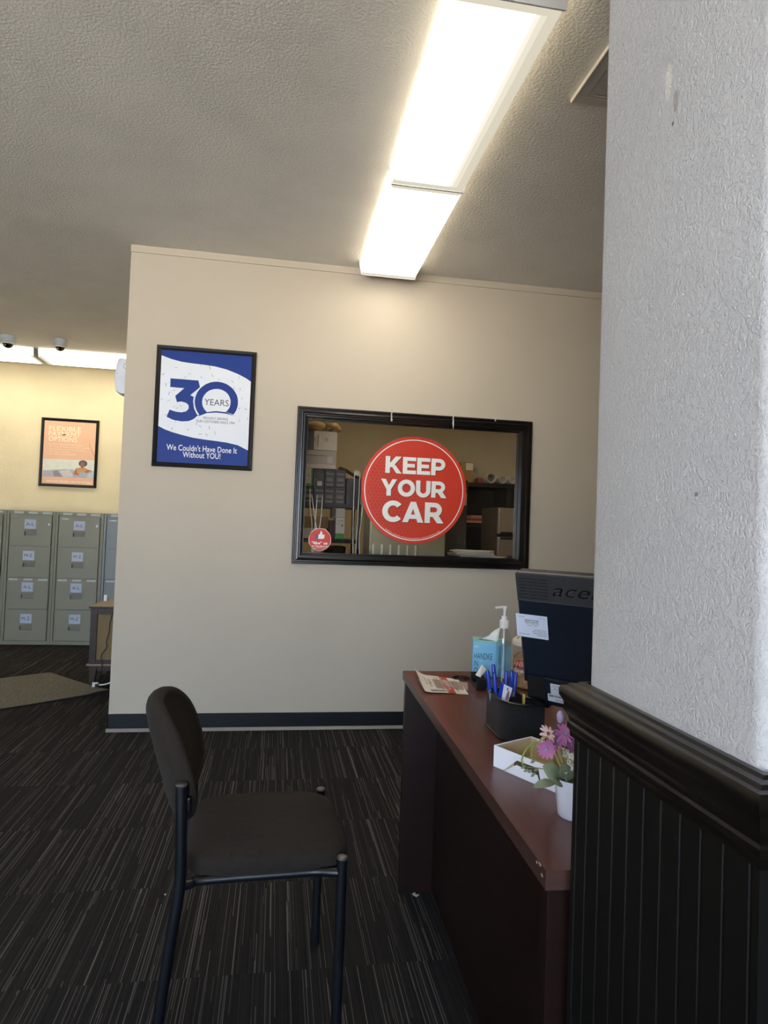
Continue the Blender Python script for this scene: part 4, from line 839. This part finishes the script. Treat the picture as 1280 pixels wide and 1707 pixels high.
b = bx(); b.box(.0014, Lb - .0014, .0030, .0042, .001, Hb - .003); b.box(.0014, .0024, .0044, Db - .003, .001, Hb - .002); b.box(.0014, Lb - .0014, Db - .0032, Db - .0018, .001, Hb - .002); b.box(.002, Lb - .002, .002, Db - .002, .0, .0012); b.build('kraft_lining', M_kr, t)
b = bx(); b.box(.055, .125, .0016, .0028, .001, .034); b.build('inner_flap', mat('flap_dark', '4a4038', .8), t)  # dark sheet behind the cut, shade inside the carton put into its colour

# potted artificial flowers
M_pot = mat('pot_white', 'e9edfb', .4, 0, .02); M_leaf = mat('leaf_green', '808a6c', .6, 0, .2, 30); M_stem = mat('stem_green', '7f8a3e', .6); M_mag = mat('petal_magenta', 'ad6596', .6, 0, .2, 60); M_pale = mat('petal_pale_pink', 'dcbcb8', .6, 0, .12, 60); M_lav = mat('petal_lavender', 'b7a6d2', .6); M_wp = mat('petal_white', 'e3e6e0', .6); M_cen = mat('flower_centre', '9a93b8', .6, 0, .4, 300); M_cenr = mat('flower_centre_rust', '7d4638', .7)
pc = Vector((.528, 1.066, ZT))
t = thing('potted_flowers', 'small white pot of artificial pink flowers on the desk by the wainscot', 'flower pot', pc)
b = MB(); b.lathe([(.0255, 0), (.0275, .002), (.0335, .048), (.0335, .050), (.0352, .051), (.0365, .0665), (.0345, .0665), (.0325, .050), (.030, .046)], c=pc, seg=36, cap=False); b.lathe([(.001, .001), (.0255, 0.0)], c=pc, seg=36, cap=False); b.build('pot', M_pot, t)
b = MB(); b.lathe([(.031, .052), (.02, .055), (.001, .056)], c=pc, seg=24, cap=False); b.build('soil', mat('soil_dark', '1f1812', .95), t)
def flower(c, nrm, r, npet, mp, mc, wid=.30, cup=.25):
    c, nrm = Vector(c), Vector(nrm).normalized(); x = Vector((0, 0, 1)).cross(nrm).normalized(); y = nrm.cross(x)
    b = MB(); b.smooth = True
    for k in range(npet):
        a = 2 * math.pi * k / npet + random.uniform(-.1, .1); d = x * math.cos(a) + y * math.sin(a); s_ = nrm.cross(d); rr = r * random.uniform(.88, 1.08)
        V = []
        for i, (u, w_) in enumerate(((.1, .25), (.35, .75), (.65, 1.0), (.88, .8), (1.0, .25))):
            for j in (-1, 0, 1): V.append(c + d * (u * rr) + s_ * (j * w_ * wid * r * .5) + nrm * (cup * r * u * u - (abs(j) == 0) * .04 * r))
        b.add(V, [(i * 3 + j, i * 3 + j + 1, i * 3 + j + 4, i * 3 + j + 3) for i in range(4) for j in range(2)])
    f = b.build('flower_head', mp, t)
    b = MB(); b.smooth = True; b.rings([[c + nrm * h_ + (x * math.cos(q * .785) + y * math.sin(q * .785)) * q2 for q in range(8)] for q2, h_ in ((r * .2, .000), (r * .18, r * .12), (r * .08, r * .18))]); b.build('flower_centre', mc, f)
def stem(pts, r=.0012): b = MB(); b.tube(smooth_path(pts, 6), r, 6); b.build('stem', M_stem, t)
fl = [((.473, 1.062, .857), (-.5, -1, .1), .0175, 13, M_mag, M_cen), ((.504, 1.060, .884), (-.3, -1, .25), .0185, 13, M_mag, M_cen), ((.480, 1.072, .880), (-1, -.55, -.1), .0175, 11, M_pale, M_cenr), ((.500, 1.078, .866), (-.4, -1, -.2), .016, 12, M_mag, M_cen), ((.520, 1.065, .862), (.2, -1, .1), .016, 12, M_mag, M_cen)]
for c, nr, r, k, mp, mc in fl: flower(c, nr, r, k, mp, mc); stem([(pc.x - .004, pc.y, ZT + .05), ((pc.x + c[0]) / 2 - .004, pc.y + .004, (ZT + .05 + c[2]) / 2), (c[0] + .003, c[1] + .005, c[2])])
b = MB(); b.smooth = True
b.rings([[(.509 + q * math.cos(k * .785), 1.09 + q * math.sin(k * .785), z) for k in range(8)] for q, z in ((.003, .893), (.006, .898), (.0065, .906), (.004, .912), (.001, .914))]); b.build('bud', M_lav, t); stem([(pc.x - .004, pc.y, ZT + .05), (.512, 1.085, .84), (.509, 1.09, .895)])
for c in ((.502, 1.052, .852), (.508, 1.05, .838), (.515, 1.05, .830), (.505, 1.05, .822), (.520, 1.052, .843), (.517, 1.05, .818), (.512, 1.049, .848), (.511, 1.049, .829)): flower(c, (random.uniform(-.6, .4), -1, random.uniform(-.3, .5)), .0075 if c[0] == .502 else .0055, 5, M_wp, M_stem, .7, .15)
def leaf(base, tip, up, w_):
    base, tip, up = Vector(base), Vector(tip), Vector(up).normalized(); d = tip - base; s_ = d.cross(up).normalized(); b = MB(); b.smooth = True; V = []
    nn_ = s_.cross(d).normalized()
    for u, ww in ((0, .12), (.2, .6), (.45, 1), (.7, .92), (.9, .5), (1, .08)):
        for j in (-1, -.5, 0, .5, 1): V.append(base + d * u + s_ * (j * ww * w_ / 2) + nn_ * (.10 * d.length * math.sin(u * 3.1) - .06 * w_ * (j == 0)))
    b.add(V, [(i * 5 + j, i * 5 + j + 1, i * 5 + j + 6, i * 5 + j + 5) for i in range(5) for j in range(4)]); o = b.build('leaf', M_leaf, t)
    o.modifiers.new('thickness', 'SOLIDIFY').thickness = .0005
leaf((.495, 1.062, .800), (.445, 1.050, .797), (0, -.6, 1), .017); leaf((.502, 1.060, .808), (.462, 1.050, .832), (0, -1, .4), .030); leaf((.508, 1.058, .806), (.494, 1.046, .838), (0, -1, .2), .024); leaf((.516, 1.06, .800), (.505, 1.045, .825), (0, -1, .3), .022); leaf((.500, 1.058, .802), (.480, 1.040, .806), (0, -.8, .6), .018)
stem([(.498, 1.07, .82), (.480, 1.07, .868), (.466, 1.068, .874), (.462, 1.068, .862)]); stem([(.475, 1.07, .862), (.452, 1.066, .866), (.437, 1.062, .858), (.428, 1.060, .842), (.429, 1.058, .832)], .0015); stem([(.455, 1.066, .864), (.446, 1.062, .856), (.445, 1.062, .842)], .0013)
for (px, pz) in ((.429, .830), (.434, .824), (.441, .822), (.447, .818), (.452, .824), (.446, .840)):
    leaf((px + .006, 1.060, pz), (px - .004, 1.056, pz - .003 + random.uniform(-.003, .003)), (0, -1, .3), .005)
stem([(.470, 1.064, .822), (.452, 1.06, .826), (.436, 1.058, .828)], .0007)

# floor litter
M_scrap = mat('scrap_white', 'c9c7c4', .7)
b = MB(); b.prism([(.500, 2.165), (.512, 2.172), (.510, 2.160), (.522, 2.158), (.514, 2.150), (.504, 2.154)], lambda a, c, d: (a, c, d), .003, .006); tag(b.build('paper_scrap', M_scrap), 'tiny torn white paper scrap on the carpet at the desk foot', 'scrap')
b = MB(); b.lathe([(.001, .0015), (.003, .003), (.003, .005), (.001, .006)], c=(-.311, 2.241, 0), seg=8); tag(b.build('crumb', M_scrap), 'tiny pale crumb on the carpet left of the chair leg', 'crumb')

# ---------------------------------------------------------------- storeroom behind the interior window
def carton(name, label, x0, x1, z0, z1, y, depth, m, group=None, bev=.002, parts=()):
    t = thing(name, label, 'box', ((x0 + x1) / 2, y, z0), 0, group)
    b = MB(); b.box(x0, x1, y, y + depth, z0, z1); b.build('carton', m, t, bev)
    for f in parts: f(t)
    return t
M_shelfd = mat('shelf_dark_metal', '2a2826', .5, .3); M_dk = mat('carton_black', '2c2b2c', .5, 0, .15, 10); M_wb = mat('carton_offwhite', 'd2cec2', .6, 0, .03); M_gw = mat('carton_grey', 'b4aea0', .6, 0, .04); M_kraft = mat('carton_kraft', '9c7e52', .75, 0, .06, 8); M_grn = mat('label_green', '3d9a3a', .5)
t = thing('storage_shelf', 'dark metal shelf holding stacked cartons behind the window at left', 'shelf', (.06, 5.0, 0))
for z in (.45, .78, 1.115, 1.388): b = MB(); b.box(.06, .64, 5.0, 5.42, z, z + .03); b.build('shelf_board', M_shelfd, t)
for x in (.06, .615):
    for y in (5.0, 5.395): MB().box(x, x + .025, y, y + .025, 0, 1.42).build('upright', M_shelfd, t)
zb = 1.418
def toner(t_, x0, x1, z0, z1, y):
    b = MB(); w_ = x1 - x0; h_ = z1 - z0
    b.text('Pantum', XZ(y), .0006, x0 + w_ * .16, x1 - w_ * .12, z0 + h_ * .76, h_ * .10, bold=.02)
    for k, (u0, u1, zz) in enumerate(((.2, .8, .40), (.2, .8, .34), (.2, .8, .47), (.15, .85, .14), (.2, .8, .08))): b.add([XZ(y)(x0 + w_ * u0, z0 + h_ * zz, .0006), XZ(y)(x0 + w_ * u1, z0 + h_ * zz, .0006), XZ(y)(x0 + w_ * u1, z0 + h_ * (zz + .028), .0006), XZ(y)(x0 + w_ * u0, z0 + h_ * (zz + .028), .0006)], [(0, 1, 2, 3)])
    b.build('carton_print', mat('print_pale_grey', 'a5a39c', .6), t_)
xs = [.187, .268, .349, .430, .512]
labs = ['black toner carton, far left of the bottom row behind the window', 'black toner carton, second from left in the bottom shelf row', 'black toner carton, third from left in the bottom shelf row', 'black toner carton at the right end of the bottom shelf row']
for i in range(4): carton('toner_carton', labs[i], xs[i] + .001, xs[i + 1] - .001, zb, 1.547, 5.01, .3, M_dk, 'black toner cartons', parts=[lambda t_, i=i: toner(t_, xs[i], xs[i + 1], zb, 1.547, 5.01)])
for i, lab in ((2, 'black toner carton in the upper row, left of the kraft flap carton'), (3, 'black toner carton at the right end of the upper row')):
    carton('toner_carton', lab, xs[i] + .001, xs[i + 1] - .001, 1.548, 1.684, 5.01, .3, M_dk, 'black toner cartons', parts=[lambda t_, i=i: toner(t_, xs[i], xs[i + 1], 1.548, 1.684, 5.01)])
carton('black_carton', 'plain black carton with a white square label and a curved line', .257, .347, 1.548, 1.682, 5.01, .3, M_dk, parts=[lambda t_: MB().box(.293, .330, 5.0085, 5.0095, 1.552, 1.588).build('square_label', M_wb, t_), lambda t_: MB().tube([(.285 - .018 * math.cos(a * .2), 5.008, 1.59 + .038 * math.sin(a * .2) - .02) for a in range(-6, 8)], .0012, 6).build('curved_line', M_wb, t_)])
carton('green_carton', 'white carton with green edges at the left end of the toner row', .17, .254, 1.548, 1.684, 5.0, .3, M_grn, parts=[lambda t_: MB().box(.17, .241, 4.998, 4.9995, 1.566, 1.684).build('white_face', M_wb, t_), lambda t_: MB().box(.222, .230, 4.9965, 4.9975, 1.622, 1.632).build('black_dot', M_dk, t_)])
carton('grey_carton', 'grey white carton lying across the toner cartons behind the window', .17, .431, 1.686, 1.826, 5.0, .34, M_gw, parts=[lambda t_: MB().box(.363, .404, 4.998, 4.9995, 1.727, 1.780).build('square_label', M_wb, t_), lambda t_: MB().box(.17, .362, 4.998, 4.9995, 1.782, 1.786).build('lid_line', M_dk, t_), lambda t_: MB().box(.17, .431, 4.9975, 4.9995, 1.686, 1.718).build('pale_band', M_wb, t_)])
M_bd = mat('carton_slate', '464c56', .5)
def wbp(t_):
    b = MB(); b.text('LaserJet', lambda a, c, d: (.283 - c, 4.998 - d, a), .0004, 1.862, 1.945, 0, .016, bold=.01); b.text('toner', lambda a, c, d: (.262 - c, 4.998 - d, a), .0004, 1.88, 1.93, 0, .009); b.build('carton_print', M_ink, t_)
    MB().box(.335, .365, 4.9975, 4.9995, 1.895, 1.925).build('logo_square', M_gw, t_)
carton('white_carton', 'white printed carton on top of the shelf stack behind the window', .254, .433, 1.828, 1.974, 5.0, .33, M_wb, parts=[wbp]); carton('slate_carton', 'slate blue carton squeezed left of the white printed carton', .17, .252, 1.828, 1.972, 5.0, .33, M_bd)
t = thing('paper_bag', 'crumpled tan bag lying on the topmost carton behind the window', 'bag', (.33, 5.1, 1.976))
b = MB(); b.smooth = True; random.seed(3)
for (cx, cz, rx, rz) in ((.27, 2.02, .09, .045), (.40, 2.018, .07, .043)):
    b.rings([[(cx + rx * math.sin(R(ph)) * math.cos(a * .524) * random.uniform(.85, 1.1), 5.1 + .07 * math.sin(R(ph)) * math.sin(a * .524), max(1.977, cz + rz * math.cos(R(ph)) * random.uniform(.8, 1.15))) for a in range(12)] for ph in range(5, 180, 17)])
b.build('bag_body', mat('bag_tan', '85704b', .8, 0, .35, 20), t); b = MB(); b.prism([(.36, 1.985), (.395, 2.01), (.41, 1.995), (.38, 1.978)], XZ(5.02), 0, .004); b.build('dark_flap', M_dk, t)
# lower shelf
carton('kraft_carton', 'small kraft carton on the lower shelf, right above the like sticker', .17, .392, 1.224, 1.315, 5.03, .3, M_kraft); carton('white_carton', 'flat white carton under the small kraft carton on the lower shelf', .17, .378, 1.146, 1.222, 5.02, .3, M_wb)
carton('green_base_carton', 'white carton with green base band on the lower shelf', .447, .516, 1.146, 1.311, 5.0, .25, M_wb, parts=[lambda t_: MB().box(.447, .516, 4.998, 4.9995, 1.146, 1.190).build('green_band', M_grn, t_), lambda t_: (lambda b: (b.text('TONER', XZ(5.0), .0008, .455, .508, 1.287, .010), b.text('black cartridge', XZ(5.0), .0008, .455, .508, 1.265, .008), b.build('carton_print', M_ink, t_)))(MB()), lambda t_: MB().box(.490, .502, 4.998, 4.9995, 1.245, 1.255).build('black_dot', M_dk, t_)])
carton('dark_red_carton', 'narrow dark red carton beside the green base carton', .398, .445, 1.146, 1.29, 5.02, .25, mat('carton_maroon', '4c2a30', .6)); carton('grey_carton', 'small grey white carton on top of the green base carton', .420, .516, 1.3125, 1.385, 5.0, .25, M_gw, parts=[lambda t_: MB().box(.424, .445, 4.998, 4.9995, 1.318, 1.382).build('dark_panel', M_dk, t_)])
b = MB(); b.rings([[(x, y, z) for x, y in rrect(.36 + q, .535 - q, 5.01 + q, 5.35 - q, .02)] for q, z in ((.015, .812), (.0, 1.085), (.004, 1.09))]); tag(b.build('black_bin', mat('bin_black', '141414', .25)), 'black plastic bin under the lower shelf board', 'bin')
carton('black_carton', 'tall black carton at the right end of the shelf under kraft flaps', .519, .634, 1.418, 1.622, 5.01, .3, M_dk)
t = thing('kraft_carton', 'open kraft carton with raised flap on the tall black carton', 'box', (.55, 5.05, 1.6225)); b = MB(); b.prism([(.462, 1.708), (.514, 1.692), (.634, 1.6235), (.634, 1.660)], XZ(5.0), -.2, 0); b.build('flap', M_kraft, t); MB().box(.575, .612, 4.985, 4.998, 1.645, 1.685).build('white_tag', M_wb, t)
# beige metal cabinet, dark cabinet, counter with papers
M_beige = mat('cabinet_beige', 'b3ab8c', .3, .2, .04, 2)
t = thing('metal_cabinet', 'tall beige metal cabinet behind the big red sticker', 'cabinet', (.66, 4.62, 0)); b = MB(); b.box(.66, 1.222, 4.62, 4.95, 0, 1.612); b.build('body', M_beige, t, .004); b = MB(); b.box(.668, 1.215, 4.612, 4.619, 1.135, 1.605); b.build('door', M_beige, t, .003)
M_ridge = mat('ridge_white', 'f0ead4', .3)
for k in range(6): b = MB(); b.tube([(.69 + .062 * k, 4.612, .9), (.69 + .062 * k, 4.612, 1.125)], .008, 10); b.build('ridge', M_ridge, t)
t = thing('metal_locker', 'dark grey metal cabinet right of the big red sticker', 'cabinet', (1.28, 5.2, 0)); b = MB(); b.box(1.28, 1.553, 5.2, 5.6, 0, 1.667); b.build('body', mat('locker_grey', '3d3b38', .45), t, .004); MB().box(1.515, 1.545, 5.19, 5.199, 1.46, 1.56).build('door_tag', M_gw, t)
t = thing('low_counter', 'low dark counter carrying loose papers under the window', 'counter', (1.24, 4.5, 0)); b = MB(); b.box(1.24, 2.3, 4.5, 4.95, 0, 1.01); b.build('carcass', M_shelfd, t); b = MB(); b.box(1.23, 2.31, 4.49, 4.96, 1.01, 1.035); b.build('worktop', M_dk, t, .003)
t = thing('paper_stack', 'loose heap of white papers on the counter behind the window', 'papers', (1.5, 4.75, 1.035))
for k in range(6):
    b = MB(); a = random.uniform(-.5, .5); c_, s_ = math.cos(a), math.sin(a); x, y, z = 1.46 + random.uniform(-.16, .16), 4.72, 1.037 + .011 * k
    b.add([(x + u * c_ - v * s_, y + u * s_ + v * c_, z + dz + (.006 * math.sin(u * 20) if dz else 0)) for dz in (0, .009) for u, v in ((-.15, -.11), (.15, -.11), (.15, .11), (-.15, .11))], [(0, 1, 2, 3), (4, 5, 6, 7), (0, 1, 5, 4), (1, 2, 6, 5), (2, 3, 7, 6), (3, 0, 4, 7)]); b.build('sheet', M_wb, t)
b = MB(); b.xf = frame_xf((1.93, 4.74, 1.036), (.95, .2, 0), (-.2, .95, 0), (0, 0, 1)); b.box(-.12, .12, -.15, .15, 0, .03); tag(b.build('blue_folder', mat('folder_blue', '2c3a55', .5), None, .003), 'dark blue folder on the counter right of the papers', 'folder')
# dark rack, tubes, fridge
t = thing('dark_rack', 'dark shelf rack by the storeroom back wall with rolled tubes on top', 'shelf', (1.80, 6.3, 0))
for z in (.6, .98, 1.30, 1.705): b = MB(); b.box(1.80, 2.75, 6.3, 6.72, z, z + .04); b.build('shelf_board', M_shelfd, t)
for x in (1.80, 2.30, 2.72): MB().box(x, x + .03, 6.3, 6.72, 0, 1.705).build('upright', M_shelfd, t)
MB().box(1.80, 2.75, 6.715, 6.725, 0, 1.74).build('back_panel', M_dk, t)
M_tube = mat('paper_tube', 'c4bfb2', .7)
for x, r, lab in ((2.105, .050, 'widest white paper tube lying on the dark rack, leftmost'), (2.225, .036, 'white paper tube second from the left on the dark rack'), (2.330, .040, 'white paper tube third from the left on the dark rack'), (2.412, .036, 'white paper tube rightmost on the dark rack')):
    t = thing('paper_tube', lab, 'tube', (x, 6.32, 1.745), 0, 'paper tubes on the rack'); z = 1.7455 + r
    b = MB(); n = 20; c = lambda rr, y: [(x + rr * math.cos(2 * math.pi * k / n), y, z + rr * math.sin(2 * math.pi * k / n)) for k in range(n)]; b.smooth = True
    b.rings([c(r, 6.70), c(r, 6.24), c(r * .82, 6.24), c(r * .82, 6.70)], cap=False); b.build('roll', M_tube, t); b = MB(); b.smooth = True; b.rings([c(r * .80, 6.30), c(r * .3, 6.301)]); b.build('end_plug', mat('tube_inside', '6f6459', .8) if r > .045 else M_tube, t)
for i, (x0, x1, z0, z1, c, lab) in enumerate(((1.84, 2.22, 1.3405, 1.360, 'b59a86', 'flat tan folder lying lowest on the dark rack'), (1.92, 2.2, 1.361, 1.385, 'a83a30', 'red folder lying on the tan folder in the dark rack'), (1.93, 2.18, 1.386, 1.415, 'b08a7c', 'pinkish folder lying topmost on the dark rack'))):
    b = MB(); b.box(x0, x1, 6.31, 6.6, z0, z1); tag(b.build('paper_folder', mat('folder_' + c, c, .6), None, .002), lab, 'folder', 'folders on the dark rack')
M_ss = mat('brushed_steel', 'b5ad9e', .3, .6, .06, 4)
t = thing('small_fridge', 'steel fronted two door fridge at the right of the window view', 'fridge', (2.02, 5.75, 0)); b = MB(); b.box(2.02, 2.52, 5.79, 6.25, 0, 1.483); b.build('body', mat('fridge_side', '4a4640', .5), t, .004)
for z0, z1 in ((.04, 1.205), (1.235, 1.478)): b = MB(); b.box(2.022, 2.518, 5.75, 5.788, z0, z1); d = b.build('door', M_ss, t, .008, 3)
b = MB(); b.box(2.04, 2.16, 5.735, 5.75, 1.185, 1.203); b.box(2.04, 2.16, 5.735, 5.75, 1.237, 1.255); b.build('handle', M_bp, t, .003)
t = thing('wall_notice', 'small white square notice on the storeroom back wall', 'sign', (2.287, BW, 1.98)); MB().box(2.232, 2.342, BW - .006, BW - .001, 1.932, 2.031).build('board', M_wb, t, .001); MB().box(2.262, 2.312, BW - .0072, BW - .0062, 1.957, 2.008).build('grey_patch', M_gw, t)
carton('tan_carton', 'tan carton on the dark rack beside the big red sticker', 1.81, 1.941, 1.7455, 1.95, 6.32, .3, M_kraft, parts=[lambda t_: MB().box(1.86, 1.935, 6.317, 6.3195, 1.87, 1.94).build('white_face', M_wb, t_)])
b = MB(); b.box(1.995, 2.05, 6.34, 6.40, 1.7455, 1.80); tag(b.build('red_tin', mat('tin_red', '8a4a3a', .5)), 'small red brown tin on the rack between tan carton and tubes', 'tin')
# light reflected on plastic film, built as thin pale strands
M_streak = mat('plastic_film', 'd9d5c4', .12, 0, .05, 9, spec=.8)
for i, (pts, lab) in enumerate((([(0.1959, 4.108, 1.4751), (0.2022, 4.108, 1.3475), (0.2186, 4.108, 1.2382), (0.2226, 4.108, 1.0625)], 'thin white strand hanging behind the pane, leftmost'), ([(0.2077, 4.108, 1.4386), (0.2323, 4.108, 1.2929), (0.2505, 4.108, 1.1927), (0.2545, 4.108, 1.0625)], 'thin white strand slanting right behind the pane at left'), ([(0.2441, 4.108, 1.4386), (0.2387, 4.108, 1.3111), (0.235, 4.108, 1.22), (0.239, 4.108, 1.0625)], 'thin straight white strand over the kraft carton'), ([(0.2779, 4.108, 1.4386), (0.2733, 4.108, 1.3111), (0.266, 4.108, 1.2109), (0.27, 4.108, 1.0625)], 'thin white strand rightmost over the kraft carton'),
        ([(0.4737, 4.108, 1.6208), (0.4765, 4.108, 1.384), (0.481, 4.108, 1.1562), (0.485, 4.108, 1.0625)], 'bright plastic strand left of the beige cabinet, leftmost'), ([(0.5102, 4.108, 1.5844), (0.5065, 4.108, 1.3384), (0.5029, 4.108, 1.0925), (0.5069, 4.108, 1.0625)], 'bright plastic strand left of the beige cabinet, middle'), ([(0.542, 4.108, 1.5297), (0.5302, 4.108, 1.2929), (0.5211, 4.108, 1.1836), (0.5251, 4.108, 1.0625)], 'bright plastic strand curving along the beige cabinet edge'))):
    b = MB(); b.tube(smooth_path(pts, 5), [.0012] + [.0024] * (len(smooth_path(pts, 5)) - 2) + [.0015], 6); tag(b.build('plastic_strand', M_streak), lab, 'strand', 'plastic strands behind the window')
